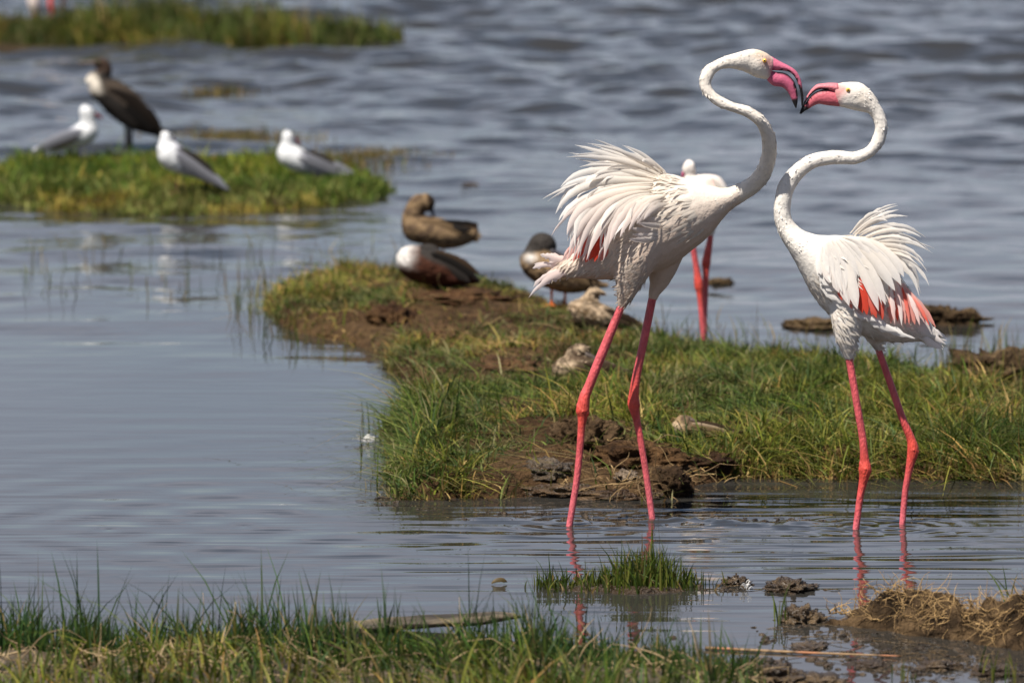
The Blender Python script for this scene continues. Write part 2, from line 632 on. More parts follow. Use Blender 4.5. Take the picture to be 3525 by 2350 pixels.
def put_grass(land, name, n, hmean, wmean, label, dens=None, dry=None, inset=0.0, hgt=None, lean=0.6, tint=(1, 1, 1)):
    P, sd = land.scatter(n, rng, inset)
    P3 = np.c_[P, np.zeros(len(P))]
    if dens is not None:
        k = rng.random(len(P)) < dens(P3, sd)
        P, sd, P3 = P[k], sd[k], P3[k]
    z = land.h(P, sd)
    k = z > -0.012
    P, sd, P3, z = P[k], sd[k], P3[k], z[k]
    m = len(P)
    # clumping: blades pulled to tuft centres share a lean
    q = np.floor(P * 14)
    la = hash3(q[:, 0].astype(np.int64) + 5000, q[:, 1].astype(np.int64) + 5000, np.zeros(m, dtype=np.int64), 3) * 2 * math.pi
    la = la + rng.normal(0, 0.9, m)
    H = hmean * rng.lognormal(0, 0.42, m) * (1 + 0.75 * fbm(P3, 4.5, 3, 77))
    if hgt is not None:
        H = H * hgt(P3, sd)
    W = wmean * rng.uniform(0.6, 1.4, m)
    le = np.abs(rng.normal(0, lean, m)) + 0.1
    dr = dry(P3, sd) if dry is not None else np.full(m, 0.12)
    col = grass_cols(m, dr)
    pn = fbm(P3, 3.5, 3, 131)[:, None]
    col = col * (1 + 0.55 * pn) * np.where(pn > 0, [[1.12, 1.0, 0.9]], [[0.85, 1.0, 1.15]])
    col = col * np.array(tint)
    lite = rng.random(m) < 0.10
    col[lite] = col[lite] * 1.2 + np.array([0.06, 0.055, 0.02])
    tip = col * 1.15
    yel = rng.random(m) < 0.25
    tip[yel] = tip[yel] * 0.5 + np.array([0.22, 0.18, 0.06]) * 0.5
    return blades(name, np.c_[P, z - 0.004], H, W, la, le, col, M_GRASS, label, tipcol=tip)


def gpx(P3):
    return to_px(P3)


def bank_dens(P3, sd):
    px, py = gpx(P3)
    d = smooth(fbm(P3, 2.6, 3, 61), -0.40, 0.2) * 0.72 + 0.28
    # bare peat by the legs and on the crest where the ducks rest
    bare = np.exp(-((px - 1390) / 190) ** 2 - ((py - 1105) / 70) ** 2) * 1.3
    bare += np.exp(-((px - 1080) / 190) ** 2 - ((py - 750) / 42) ** 2) * 0.9
    bare += np.exp(-((px - 1180) / 120) ** 2 - ((py - 880) / 45) ** 2) * 0.85
    bare += np.exp(-((px - 870) / 50) ** 2 - ((py - 780) / 22) ** 2) * 0.7
    return np.clip(d - bare, 0.02, 1)


def bank_dry(P3, sd):
    px, py = gpx(P3)
    d = 0.10 + 0.35 * smooth(fbm(P3, 1.8, 2, 88), 0.0, 0.5)
    d = d + 0.35 * np.exp(-((py - 760) / 90) ** 2) * (px < 1500) + 0.5 * (1 - smooth(sd, 0.0, 0.05))
    d = d + 0.2 * np.exp(-((px - 2050) / 350) ** 2 - ((py - 850) / 40) ** 2)
    return np.clip(d, 0, 0.9)


def bank_hgt(P3, sd):
    px, py = gpx(P3)
    h = 0.75 + 0.4 * smooth(py, 820, 1050) + 0.7 * np.exp(-((px - 960) / 90) ** 2 - ((py - 1040) / 90) ** 2) + 0.35 * np.exp(-((px - 2250) / 200) ** 2)
    for cx, cy, rx, ry in ((1310, 905, 75, 32), (1610, 1030, 90, 25), (1345, 775, 60, 18), (1000, 690, 130, 25), (1270, 725, 80, 16)):
        h = h * (1 - 0.8 * np.exp(-((px - cx) / rx) ** 2 - ((py - cy) / ry) ** 2))
    return h


put_grass(BANK, 'bank_grass', 105000, 0.040, 0.0048, 'lush green grass covering the shore bank behind the flamingos',
          dens=bank_dens, dry=bank_dry, lean=2.0, hgt=bank_hgt)
put_grass(ISLET, 'islet_grass', 46000, 0.034, 0.0065, 'short bright green grass on the islet where the gulls rest', tint=(1.1, 1.3, 0.85),
          dry=lambda P3, sd: np.clip(0.15 + 0.8 * (1 - smooth(gpx(P3)[1], 470, 440)) * 0 + 0.75 * smooth(gpx(P3)[1], 440, 490), 0, 0.85))
put_grass(FARBANK, 'far_grass', 20000, 0.135, 0.008, 'tall dark green grass on the far bank at top left',
          dry=lambda P3, sd: 0.2 + 0.3 * smooth(fbm(P3, 1.2, 2, 5), -0.1, 0.4), lean=0.35,
          hgt=lambda P3, sd: (0.8 + 0.5 * fbm(P3, 1.6, 2, 9)) * (0.65 + 0.45 * smooth(P3[:, 0], -3.2, -1.6)))
put_grass(NEAR, 'near_grass', 10000, 0.058, 0.0055, 'green grass with dry straw along the near shore',
          dens=lambda P3, sd: np.clip(0.55 + 0.9 * fbm(P3, 5, 3, 70), 0.10, 1),
          dry=lambda P3, sd: np.full(len(sd), 0.13), lean=0.8, hgt=lambda P3, sd: 0.6 + 0.5 * smooth(sd, 0.0, 0.15))


def long_stalks():
    n = 5200
    px = np.concatenate([rng.uniform(-20, 1760, n)])
    t = rng.random(n)
    py = 1482 + 50 * t + 0.028 * np.maximum(px - 1100, 0) * 1.8
    py = np.minimum(py, 1600)
    k = (px < 780) | (px > 1210) | (rng.random(n) < 0.55)
    k &= rng.random(n) < 0.25 + 0.9 * (0.5 + 0.5 * vnoise(np.c_[px / 45.0, py / 40.0, px * 0], 1, 14))
    px, py = px[k], py[k] + 16 * (px[k] > 700)
    n = len(px)
    P = np.array([ground(a, b) for a, b in zip(px, py)])
    P[:, 2] = NEAR.h(P)
    cl = 0.5 + 0.5 * vnoise(np.c_[px / 60.0, px * 0, px * 0], 1, 4)
    H = 0.06 + 0.11 * rng.random(n) ** 1.4 * (0.3 + cl)
    tall = rng.random(n) < 0.07
    H[tall] += rng.uniform(0.04, 0.15, tall.sum())
    H *= 1 - 0.4 * smooth(px, 1000, 1700)
    W = rng.uniform(0.0032, 0.0062, n)
    la = rng.choice([0, math.pi], n) + rng.normal(0, 0.6, n)
    le = np.abs(rng.normal(0.15, 0.28, n))
    col = np.array([[0.045, 0.095, 0.022], [0.065, 0.12, 0.03], [0.09, 0.13, 0.035], [0.035, 0.075, 0.03]])[rng.integers(0, 4, n)] * rng.uniform(0.8, 1.25, (n, 1))
    dr = rng.random(n) < 0.06
    col[dr] = [0.33, 0.24, 0.09]
    blades('reed_stalk', P - [0, 0, 0.01], H, W, la, le, col, M_GRASS,
           'long thin upright grass stalks fringing the near shore')


long_stalks()


def sparse_stems():
    """thin emergent stems standing in the shallow water"""
    n = 760
    px, py = np.zeros(n), np.zeros(n)
    zones = [((40, 1050), (560, 690), 200), ((1700, 2352), (770, 900), 110), ((1480, 1800), (740, 800), 60), ((830, 930), (960, 1120), 50), ((530, 760), (650, 800), 200), ((2140, 2360), (820, 920), 140)]
    k = 0
    for (a, b), (c, d), m in zones:
        px[k:k + m] = rng.uniform(a, b, m)
        py[k:k + m] = rng.uniform(c, d, m)
        k += m
    P = np.array([ground(a, b) for a, b in zip(px, py)])
    H = rng.uniform(0.03, 0.14, n)
    H[-140:] = rng.uniform(0.07, 0.2, 140)
    W = rng.uniform(0.0025, 0.005, n)
    col = grass_cols(n, np.full(n, 0.5))
    blades('water_grass', P - [0, 0, 0.02], H, W, rng.uniform(0, 6.28, n), np.abs(rng.normal(0.1, 0.3, n)), col, M_GRASS,
           'thin scattered grass stems standing in the shallows')
    # low orange weed beds behind the islet
    n = 2600
    px = np.concatenate([rng.normal(530, 75, 1100), rng.normal(800, 90, 900), rng.normal(500, 40, 250), rng.normal(880, 40, 350)])
    py = np.concatenate([rng.normal(322, 5, 1100), rng.normal(372, 7, 900), rng.normal(215, 4, 250), rng.normal(362, 5, 350)])
    P = np.array([ground(a, b) for a, b in zip(px, py)])
    col = grass_cols(n, np.full(n, 0.85))
    blades('water_weed', P - [0, 0, 0.01], rng.uniform(0.02, 0.075, n), rng.uniform(0.004, 0.008, n), rng.uniform(0, 6.28, n),
           np.abs(rng.normal(0.2, 0.4, n)), col, M_GRASS, 'low orange brown water weed behind the gull islet')


sparse_stems()


# ------------------------------------------------------------------ tubes and clods
def catmull(pts, n):
    pts = np.asarray(pts, dtype=float)
    m = len(pts)
    P = np.vstack([2 * pts[0] - pts[1], pts, 2 * pts[-1] - pts[-2]])
    u = np.linspace(0, m - 1 - 1e-9, n)
    i = np.floor(u).astype(int)
    t = (u - i)[:, None]
    a, b, c, d = P[i], P[i + 1], P[i + 2], P[i + 3]
    return 0.5 * ((2 * b) + (-a + c) * t + (2 * a - 5 * b + 4 * c - d) * t ** 2 + (-a + 3 * b - 3 * c + d) * t ** 3)


def rings_mesh(Cn, Nn, Dn, seg):
    """centres, half vectors -> closed tube"""
    k = len(Cn)
    th = np.linspace(0, 2 * math.pi, seg, endpoint=False)
    V = (Cn[:, None] + Nn[:, None] * np.cos(th)[None, :, None] + Dn[:, None] * np.sin(th)[None, :, None]).reshape(-1, 3)
    V = np.vstack([V, Cn[0], Cn[-1]])
    Fc = []
    for i in range(k - 1):
        for j in range(seg):
            a, b = i * seg + j, i * seg + (j + 1) % seg
            Fc.append((a, b, b + seg, a + seg))
    for j in range(seg):
        Fc.append((k * seg, (j + 1) % seg, j))
        Fc.append((k * seg + 1, (k - 1) * seg + j, (k - 1) * seg + (j + 1) % seg))
    return V, Fc


def tube(pts, rads, n=24, seg=10):
    """pts world, rads m"""
    Q = catmull(np.c_[np.asarray(pts), np.asarray(rads)], n)
    Cn, R = Q[:, :3], np.maximum(Q[:, 3], 1e-4)
    T = np.gradient(Cn, axis=0)
    T /= np.linalg.norm(T, axis=1)[:, None] + 1e-12
    ref = np.array([0, 1.0, 0])
    D = ref - T * (T @ ref)[:, None]
    bad = np.linalg.norm(D, axis=1) < 0.1
    D[bad] = np.cross(T[bad], [1.0, 0, 0])
    D /= np.linalg.norm(D, axis=1)[:, None]
    Nn = np.cross(T, D)
    return rings_mesh(Cn, Nn * R[:, None], D * R[:, None], seg)


def tube_px(pts, Y, n=24, seg=12, flat=1.0):
    """pts: (px, py, radius px[, dy m]) on the plane at depth Y"""
    W, R = [], []
    for p in pts:
        dy = p[3] if len(p) > 3 else 0.0
        W.append(at(p[0], p[1], Y + dy))
        R.append(p[2] * Y / F)
    V, Fc = tube(W, R, n, seg)
    if flat != 1.0:
        V[:, 1] = Y + (V[:, 1] - Y) * flat
    return V, Fc


def pair_sweep(pairs, Y, n=60, seg=20, dy=0.0):
    """pairs: (x1,y1,x2,y2,half depth px[, depth offset m])"""
    Q = catmull(np.asarray(pairs, dtype=float), n)
    off = Q[:, 5] if Q.shape[1] > 5 else np.zeros(len(Q))
    A = np.array([at(q[0], q[1], Y + dy + o) for q, o in zip(Q, off)])
    B = np.array([at(q[2], q[3], Y + dy + o) for q, o in zip(Q, off)])
    Dn = np.zeros_like(A)
    Dn[:, 1] = np.maximum(Q[:, 4], 0.5) * Y / F
    return rings_mesh((A + B) / 2, (A - B) / 2, Dn, seg)


def ellipsoid_px(px, py, rx, ry, rd, Y, rot=0.0, nu=12, nv=16):
    c = at(px, py, Y)
    s = Y / F
    u = np.linspace(0.02, math.pi - 0.02, nu)
    ca, sa = math.cos(rot), math.sin(rot)
    Cn = np.array([[-math.cos(t) * rx * s, 0, 0] for t in u])
    Nn = np.array([[0, 0, math.sin(t) * ry * s] for t in u])
    R = np.array([[ca, 0, -sa], [0, 1, 0], [sa, 0, ca]])
    Cn, Nn = Cn @ R.T + c, Nn @ R.T
    Dn = np.array([[0, math.sin(t) * rd * s, 0] for t in u])
    return rings_mesh(Cn, Nn, Dn, nv)


def merge(parts):
    V, Fc, k = [], [], 0
    for v, f in parts:
        V.append(v)
        Fc += [tuple(i + k for i in q) for q in f]
        k += len(v)
    return np.vstack(V), Fc


def remesh(parts, voxel, iters=6):
    V, Fc = merge(parts)
    me = bpy.data.meshes.new('tmp')
    me.from_pydata(V.tolist(), [], Fc)
    import bmesh
    bm = bmesh.new()
    bm.from_mesh(me)
    bmesh.ops.recalc_face_normals(bm, faces=bm.faces[:])
    bm.to_mesh(me)
    bm.free()
    o = bpy.data.objects.new('tmp', me)
    C.objects.link(o)
    r = o.modifiers.new('r', 'REMESH')
    r.mode = 'VOXEL'
    r.voxel_size = voxel
    s = o.modifiers.new('s', 'SMOOTH')
    s.factor = 0.5
    s.iterations = iters
    dg = bpy.context.evaluated_depsgraph_get()
    ev = o.evaluated_get(dg)
    m2 = ev.to_mesh()
    nv = len(m2.vertices)
    V2 = np.zeros(nv * 3)
    m2.vertices.foreach_get('co', V2)
    V2 = V2.reshape(-1, 3)
    N2 = np.zeros(nv * 3)
    m2.vertex_normals.foreach_get('vector', N2)
    N2 = N2.reshape(-1, 3)
    F2 = [tuple(p.vertices) for p in m2.polygons]
    ev.to_mesh_clear()
    bpy.data.objects.remove(o)
    bpy.data.meshes.remove(me)
    return V2, N2, F2


_ICO = {}


def ico(sub):
    if sub not in _ICO:
        import bmesh
        bm = bmesh.new()
        bmesh.ops.create_icosphere(bm, subdivisions=sub, radius=1.0)
        V = np.array([v.co[:] for v in bm.verts])
        Fc = [tuple(v.index for v in f.verts) for f in bm.faces]
        bm.free()
        _ICO[sub] = (V, Fc)
    return _ICO[sub]


def clod_shape(c, r, seed, rough=0.35, sub=4, flat_bottom=True):
    V, Fc = ico(sub)
    n = fbm(V + seed * 3.3, 1.3, 2, seed) * 0.55 + fbm(V + seed, 3.6, 4, seed + 3, 0.6)
    W = V * (1 + rough * n)[:, None] * np.array(r)
    return W + np.array(c), Fc


def clod(name, c, r, seed, label, cat='mud clod', mat=None, c1=(0.085, 0.055, 0.03), c2=(0.19, 0.135, 0.08), rough=0.4, sub=4,
         group=None, parent=None):
    V, Fc = clod_shape(c, r, seed, rough, sub)
    n = smooth(fbm(V, 14, 3, seed), -0.35, 0.35)[:, None]
    col = np.array(c1) * (1 - n) + np.array(c2) * n
    o = mesh_obj(name, V, Fc, mat or M_MUD, parent=parent, col=col)
    if parent is None:
        ORIGIN[o.name] = (0, 0, 0)
        tag(o, label, cat, group)
    return o


def roots_mesh(n, start_fn, length, rad, seed, sag=0.0):
    parts = []
    r = np.random.default_rng(seed)
    for i in range(n):
        p, d = start_fn(r)
        L = length * r.uniform(0.4, 1.5)
        pts = [p]
        d = d / (np.linalg.norm(d) + 1e-9)
        for k in range(4):
            d = d + r.normal(0, 0.38, 3) + np.array([0, 0, -sag])
            d /= np.linalg.norm(d)
            p = p + d * L / 4
            pts.append(p)
        rr = rad * r.uniform(0.6, 1.5)
        parts.append(tube(pts, [rr, rr, rr * 0.8, rr * 0.6, rr * 0.3], 7, 4))
    return merge(parts)


def straw_cols(nv, nper, seed, c1=(0.16, 0.095, 0.04), c2=(0.42, 0.27, 0.115)):
    r = np.random.default_rng(seed)
    m = nv // nper + 1
    t = np.repeat(r.random(m), nper)[:nv][:, None]
    return np.array(c1) * (1 - t) + np.array(c2) * t


# mud mound with dry roots, lower right
mound = thing('mud_mound', tuple(ground(2100, 1445)), 'big brown mud mound tangled with dry roots at lower right', 'mud mound')


def mound_mesh():
    lo, hi = MOUND.poly.min(0) - [0.1, 0.15], MOUND.poly.max(0) + [0.1, 0.15]
    xs, ys = np.arange(lo[0], hi[0], 0.009), np.arange(lo[1], hi[1], 0.011)
    X, Y = np.meshgrid(xs, ys)
    P = np.c_[X.ravel(), Y.ravel()]
    sd = MOUND.sd(P)
    Z = MOUND.h(P, sd)
    P3 = np.c_[P, np.zeros(len(P))]
    Z = Z + smooth(sd, 0, 0.05) * 0.035 * fbm(P3, 24, 3, 91)
    idx = np.arange(X.size).reshape(X.shape)
    F4 = np.stack([idx[:-1, :-1], idx[:-1, 1:], idx[1:, 1:], idx[1:, :-1]], -1).reshape(-1, 4)
    F4 = F4[(sd[F4] > -0.06).any(1)]
    used = np.unique(F4)
    rm = -np.ones(X.size, dtype=int)
    rm[used] = np.arange(len(used))
    V = np.c_[P, Z][used]
    n = smooth(fbm(V, 16, 3, 8), -0.35, 0.35)[:, None]
    col = np.array((0.055, 0.034, 0.018)) * (1 - n) + np.array((0.16, 0.10, 0.05)) * n
    mesh_obj('mud', V, rm[F4], M_MUD, parent=mound, col=col)

    def st(r):
        while True:
            px, py = r.uniform(1880, 2400), r.uniform(1405, 1500)
            p = ground(px, py)
            z = MOUND.h(p[None])[0]
            if z > 0.012:
                break
        p = np.array([p[0], p[1], z + 0.004])
        d = np.array([r.normal(0, 1), r.normal(-0.25, 0.5), r.normal(0.12, 0.35)])
        return p, d
    V, Fc = roots_mesh(640, st, 0.065, 0.0008, 5, 0.10)
    o = mesh_obj('dry_root', V, Fc, M_STRAW, parent=mound, col=straw_cols(len(V), 30, 3))
    o['kind'] = 'stuff'

    def st2(r):
        px = r.choice([1935, 2090, 2140, 2160, 2250, 2310]) + r.normal(0, 16)
        p = ground(px, 1428)
        z = max(MOUND.h(p[None])[0], 0.02)
        return np.array([p[0], p[1], z]), np.array([r.normal(0, 0.7), r.normal(0, 0.4), r.uniform(0.3, 1.2)])
    V, Fc = roots_mesh(150, st2, 0.05, 0.0010, 6, 0.0)
    o = mesh_obj('straw_tuft', V, Fc, M_STRAW, parent=mound, col=straw_cols(len(V), 30, 4))
    o['kind'] = 'stuff'


mound_mesh()

# clods in the shallow water
WET1, WET2 = (0.085, 0.052, 0.027), (0.22, 0.145, 0.075)


def water_clod(px, py, rxpx, rz, ry, seed, label, group=None, mat=None):
    g = ground(px, py)
    s = g[1] / F
    clod('mud_clod', (g[0], g[1], -0.002), (rxpx * s * 1.1, ry, rz * 0.85), seed, label, group=group, mat=mat or M_WETMUD, c1=WET1, c2=WET2, rough=0.85, sub=5)


water_clod(1815, 1352, 58, 0.026, 0.07, 3, 'long low wet mud clod between grass tuft and root mound')
water_clod(1695, 1340, 25, 0.026, 0.04, 4, 'small glistening mud clod just right of the water grass tuft')
water_clod(1838, 1424, 36, 0.040, 0.06, 6, 'dark pointed mud clod at left foot of root mound')
water_clod(1780, 1558, 60, 0.035, 0.07, 8, 'dark lumpy mud clod at bottom edge beside near grass')
water_clod(1880, 1566, 55, 0.02, 0.06, 9, 'low mud clod at bottom edge, right of the lumpy one')
water_clod(1995, 1527, 40, 0.012, 0.05, 10, 'flat mud scrap below the floating dry reed')
water_clod(1740, 1518, 42, 0.010, 0.05, 12, 'flat dark mud scrap at left end of floating reed')
water_clod(1860, 1484, 36, 0.010, 0.05, 13, 'thin mud scrap on water below the pointed clod')
water_clod(2155, 1530, 50, 0.014, 0.06, 14, 'low mud scrap with grass sprigs at bottom right')
water_clod(2290, 1545, 50, 0.018, 0.06, 15, 'muddy hump at bottom right corner')
water_clod(2170, 735, 66, 0.058, 0.10, 16, 'square brown mud block in water behind right flamingo tail', mat=M_MUD)
water_clod(2310, 862, 130, 0.085, 0.22, 17, 'broad brown mud hump at right edge behind the bank', mat=M_MUD)
water_clod(1868, 748, 62, 0.030, 0.12, 18, 'thin brown mud bar left of right flamingo breast', mat=M_MUD)
water_clod(1180, 846, 30, 0.01, 0.05, 21, 'small brown mud hump at the inlet edge', mat=M_MUD)
water_clod(1655, 646, 26, 0.012, 0.06, 22, 'tiny dark mud speck in water right of distant flamingo legs', mat=M_MUD)
water_clod(1080, 425, 22, 0.008, 0.06, 24, 'small dark floating scrap right of the gull islet', mat=M_MUD)
water_clod(190, 40, 34, 0.06, 0.2, 26, 'pale pinkish stone behind the far grass at top left', mat=M_MUD)

# peat lumps on the front of the bank
BG = 'peat lumps on the bank front'


def bank_clod(px, py, rxpx, rzpx, ry, seed, label, Yoff=0.0, **kw):
    p = BANK.surf(px, py)
    s = p[1] / F
    c = at(px, py, p[1] + Yoff)
    kw.setdefault('rough', 0.6)
    for q in ('c1', 'c2'):
        if q in kw:
            kw[q] = tuple(np.array(kw[q]) * [1.0, 0.85, 0.7])
    clod('peat_lump', (c[0], c[1], c[2]), (rxpx * s, ry, rzpx * s), seed, label, cat='peat lump', sub=5, **kw)


bank_clod(1345, 1030, 92, 72, 0.12, 31, 'tall brown peat lump behind left flamingo nearer leg', 0.1, c1=(0.09, 0.062, 0.038), c2=(0.17, 0.125, 0.08))
bank_clod(1470, 1065, 120, 42, 0.12, 32, 'broad rooty peat lump between left flamingo legs', 0.05, c1=(0.075, 0.045, 0.025), c2=(0.15, 0.095, 0.05))
bank_clod(1538, 1118, 48, 40, 0.07, 33, 'dark wet peat lump with shaded hollow right of left flamingo legs', 0.02, c1=(0.05, 0.034, 0.022), c2=(0.12, 0.085, 0.05), rough=0.5)
bank_clod(1250, 1085, 62, 28, 0.08, 34, 'low grey peat lump left of left flamingo legs', 0.04, mat=M_WETMUD)
bank_clod(1440, 1100, 32, 20, 0.05, 35, 'small pale glistening stone between left flamingo legs', 0.0, c1=(0.16, 0.13, 0.10), c2=(0.33, 0.28, 0.22), mat=M_WETMUD)
bank_clod(1620, 1062, 60, 22, 0.08, 36, 'dark overhanging peat lump below sleeping duck', 0.04, c1=(0.05, 0.03, 0.02), c2=(0.11, 0.07, 0.04))
bank_clod(1300, 1130, 90, 16, 0.06, 37, 'flat wet mud lump at waterline by left leg', 0.0, mat=M_WETMUD, c1=WET1, c2=(0.16, 0.11, 0.06))
bank_clod(1420, 1140, 90, 16, 0.06, 38, 'flat wet mud lump at waterline between the legs', 0.0, mat=M_WETMUD, c1=WET1, c2=(0.16, 0.11, 0.06))
bank_clod(1060, 690, 130, 22, 0.2, 39, 'long reddish brown peat ridge below white breasted duck', 0.1, c1=(0.10, 0.055, 0.032), c2=(0.17, 0.105, 0.06))
bank_clod(900, 735, 52, 34, 0.2, 40, 'dark brown peat lump at the inlet, left of ridge', 0.05, c1=(0.08, 0.045, 0.026), c2=(0.16, 0.10, 0.05))
bank_clod(1020, 780, 70, 28, 0.2, 42, 'brown peat lump below the duck ridge at inlet', 0.05, c1=(0.11, 0.065, 0.038), c2=(0.19, 0.125, 0.07))
bank_clod(1160, 850, 90, 26, 0.2, 43, 'brown peat lump left of mottled sleeping duck', 0.05, c1=(0.10, 0.06, 0.036), c2=(0.18, 0.115, 0.065))
bank_clod(860, 560, 60, 12, 0.15, 44, 'dark weedy peat hump left of the preening duck', 0.3, c1=(0.05, 0.04, 0.025), c2=(0.12, 0.09, 0.05))


def litter():
    """loose roots and straw over the bare peat and along the near shore"""
    def st(r):
        q = r.random()
        if q < 0.6:
            px, py = r.normal(1430, 110), r.normal(1085, 38)
        else:
            px, py = r.normal(1120, 150), r.normal(770, 60)
        p = BANK.surf(px, py)
        return p + np.array([0, -0.03, 0.012]), np.array([r.normal(0, 1), r.normal(-0.2, 0.4), r.normal(0, 0.3)])
    V, Fc = roots_mesh(170, st, 0.10, 0.0010, 15, 0.1)
    o = mesh_obj('root_litter', V, Fc, M_STRAW, col=straw_cols(len(V), 30, 7, (0.13, 0.08, 0.04), (0.33, 0.22, 0.10)))
    tag(o, 'loose roots and straw strewn over the bare peat', 'roots', kind='stuff')

    def st3(r):
        px, py = r.uniform(-20, 1780), r.uniform(1480, 1600)
        p = ground(px, py)
        z = NEAR.h(p[None])[0]
        while z < 0.012:
            py += 12
            p = ground(px, py)
            z = NEAR.h(p[None])[0]
            if py > 1700:
                px, py = 400, 1540
        return np.array([p[0], p[1], max(z, 0) + r.uniform(0.003, 0.015)]), np.array([r.normal(0, 1), r.normal(0, 0.5), r.normal(0.0, 0.08)])
    V, Fc = roots_mesh(520, st3, 0.13, 0.0014, 16, 0.05)
    o = mesh_obj('straw_litter', V, Fc, M_STRAW, col=straw_cols(len(V), 30, 8, (0.15, 0.10, 0.055), (0.36, 0.26, 0.14)))
    tag(o, 'dry flattened straw lying among the near grass', 'straw', kind='stuff')


litter()


# small grass tuft in the water
def water_tuft():
    base = ground(1440, 1352)
    t = thing('grass_tuft', tuple(base), 'small green grass tuft growing in water before the left flamingo', 'grass tuft')
    V, Fc = clod_shape(base + [0, 0, -0.012], (0.20, 0.10, 0.02), 71, 0.4, 3)
    mesh_obj('mud_base', V, Fc, M_WETMUD, parent=t, col=np.array(WET1))
    n = 900
    px = rng.normal(1450, 78, n)
    px[:60] = rng.normal(1262, 22, 60)
    py = rng.normal(1348, 6, n)
    P = np.array([ground(a, b) for a, b in zip(px, py)])
    H = rng.uniform(0.03, 0.085, n) * (0.7 + 0.8 * np.exp(-((px - 1490) / 70) ** 2))
    H[rng.random(n) < 0.06] *= 1.7
    col = grass_cols(n, np.full(n, 0.12))
    blades('grass_blades', P - [0, 0, 0.005], H, rng.uniform(0.003, 0.0058, n), rng.choice([0, math.pi], n) + rng.normal(0, 0.8, n),
           np.abs(rng.normal(0.15, 0.35, n)), col, M_GRASS, '', parent=t)


water_tuft()


def reed():
    pts = [ground(px, py, 0.004) for px, py in ((1620, 1487), (1760, 1494), (1900, 1500), (2070, 1506))]
    V, Fc = tube(pts, [0.0038, 0.0036, 0.003, 0.002], 40, 8)
    t = (V[:, 0] - V[:, 0].min()) / np.ptp(V[:, 0])
    band = (np.abs((t * 9) % 1 - 0.5) > 0.42)[:, None]
    col = np.where(band, (0.10, 0.06, 0.03), np.array((0.24, 0.15, 0.075)) + np.array([[0.05, -0.03, -0.02]]) * smooth(np.sin(t * 15), 0.3, 1)[:, None])
    o = mesh_obj('dry_reed_stem', V, Fc, M_STRAW, col=col)
    tag(o, 'pale orange dry reed stem floating flat at lower right', 'reed')


reed()


def driftwood():
    Y = ground(1000, 1448)[1]
    prs = [(620, 1452, 622, 1462, 8), (720, 1438, 725, 1460, 20), (840, 1424, 845, 1452, 34), (960, 1413, 965, 1442, 40), (1080, 1408, 1083, 1436, 36),
           (1150, 1406, 1152, 1428, 26), (1185, 1410, 1186, 1421, 12), (1197, 1414, 1197, 1417, 3)]
    V, Fc = pair_sweep(prs, Y, 50, 12)
    n = fbm(V * [0.4, 1, 3], 30, 3, 4)
    V = V + np.c_[np.zeros(len(V)), 0.004 * n, 0.004 * n]
    k = smooth(n, -0.3, 0.4)[:, None]
    o = mesh_obj('driftwood_log', V, Fc, M_WOOD, col=np.array((0.03, 0.023, 0.017)) * (1 - k) + np.array((0.11, 0.085, 0.055)) * k)
    tag(o, 'weathered driftwood log tapering to a point behind the near grass', 'driftwood')


driftwood()


# ------------------------------------------------------------------ feathers
FW = np.array([0.0, 0.10, 0.2, 0.32, 0.46, 0.6, 0.74, 0.86, 0.95, 1.0])


def feather_mesh(root, ctrl, tip, width, roll=0.0, ragged=0.15, seed=0, pointed=0.5, arch=0.25):
    """root/ctrl/tip world points; a curved vane with a raised shaft line and a ragged edge"""
    r = np.random.default_rng(seed)
    t = np.linspace(0, 1, 13)[:, None]
    Cn = (1 - t) ** 2 * root + 2 * t * (1 - t) * ctrl + t ** 2 * tip
    T = np.gradient(Cn, axis=0)
    T /= np.linalg.norm(T, axis=1)[:, None] + 1e-12
    ref = np.array([0, 1.0, 0])
    D = ref - T * (T @ ref)[:, None]
    D /= np.linalg.norm(D, axis=1)[:, None] + 1e-9
    Nn = np.cross(T, D)
    Wv = Nn * math.cos(roll) + D * math.sin(roll)
    Uv = D * math.cos(roll) - Nn * math.sin(roll)
    tt = t[:, 0]
    prof = np.minimum(1, (tt / 0.30) ** 0.7 * 0.75 + 0.25) * np.clip(1 - np.clip((tt - pointed) / (1 - pointed), 0, 1) ** 2.2, 0.02, 1)
    cols = np.array([-1, -0.55, 0, 0.55, 1.0])
    V = np.zeros((13, 5, 3))
    for j, c in enumerate(cols):
        jit = 1 + (ragged * r.normal(0, 1, 13) * (tt > 0.25) if abs(c) == 1 else 0)
        off = c * prof * width * jit
        V[:, j] = Cn + Wv * off[:, None] - Uv * (arch * width * prof * (1 - c * c))[:, None]
    # slide edge barbs tipwards
    V[:, 0] += T * (width * 0.6 * prof)[:, None]
    V[:, 4] += T * (width * 0.6 * prof)[:, None]
    idx = np.arange(65).reshape(13, 5)
    F4 = np.stack([idx[:-1, :-1], idx[:-1, 1:], idx[1:, 1:], idx[1:, :-1]], -1).reshape(-1, 4)
    return V.reshape(-1, 3), [tuple(q) for q in F4.tolist()], np.repeat(tt, 5)


WHITE = np.array([0.83, 0.79, 0.75])
CREAM = np.array([0.82, 0.745, 0.65])
PINKW = np.array([0.80, 0.55, 0.50])
RED = np.array([0.72, 0.085, 0.05])
SALMON = np.array([0.80, 0.30, 0.24])


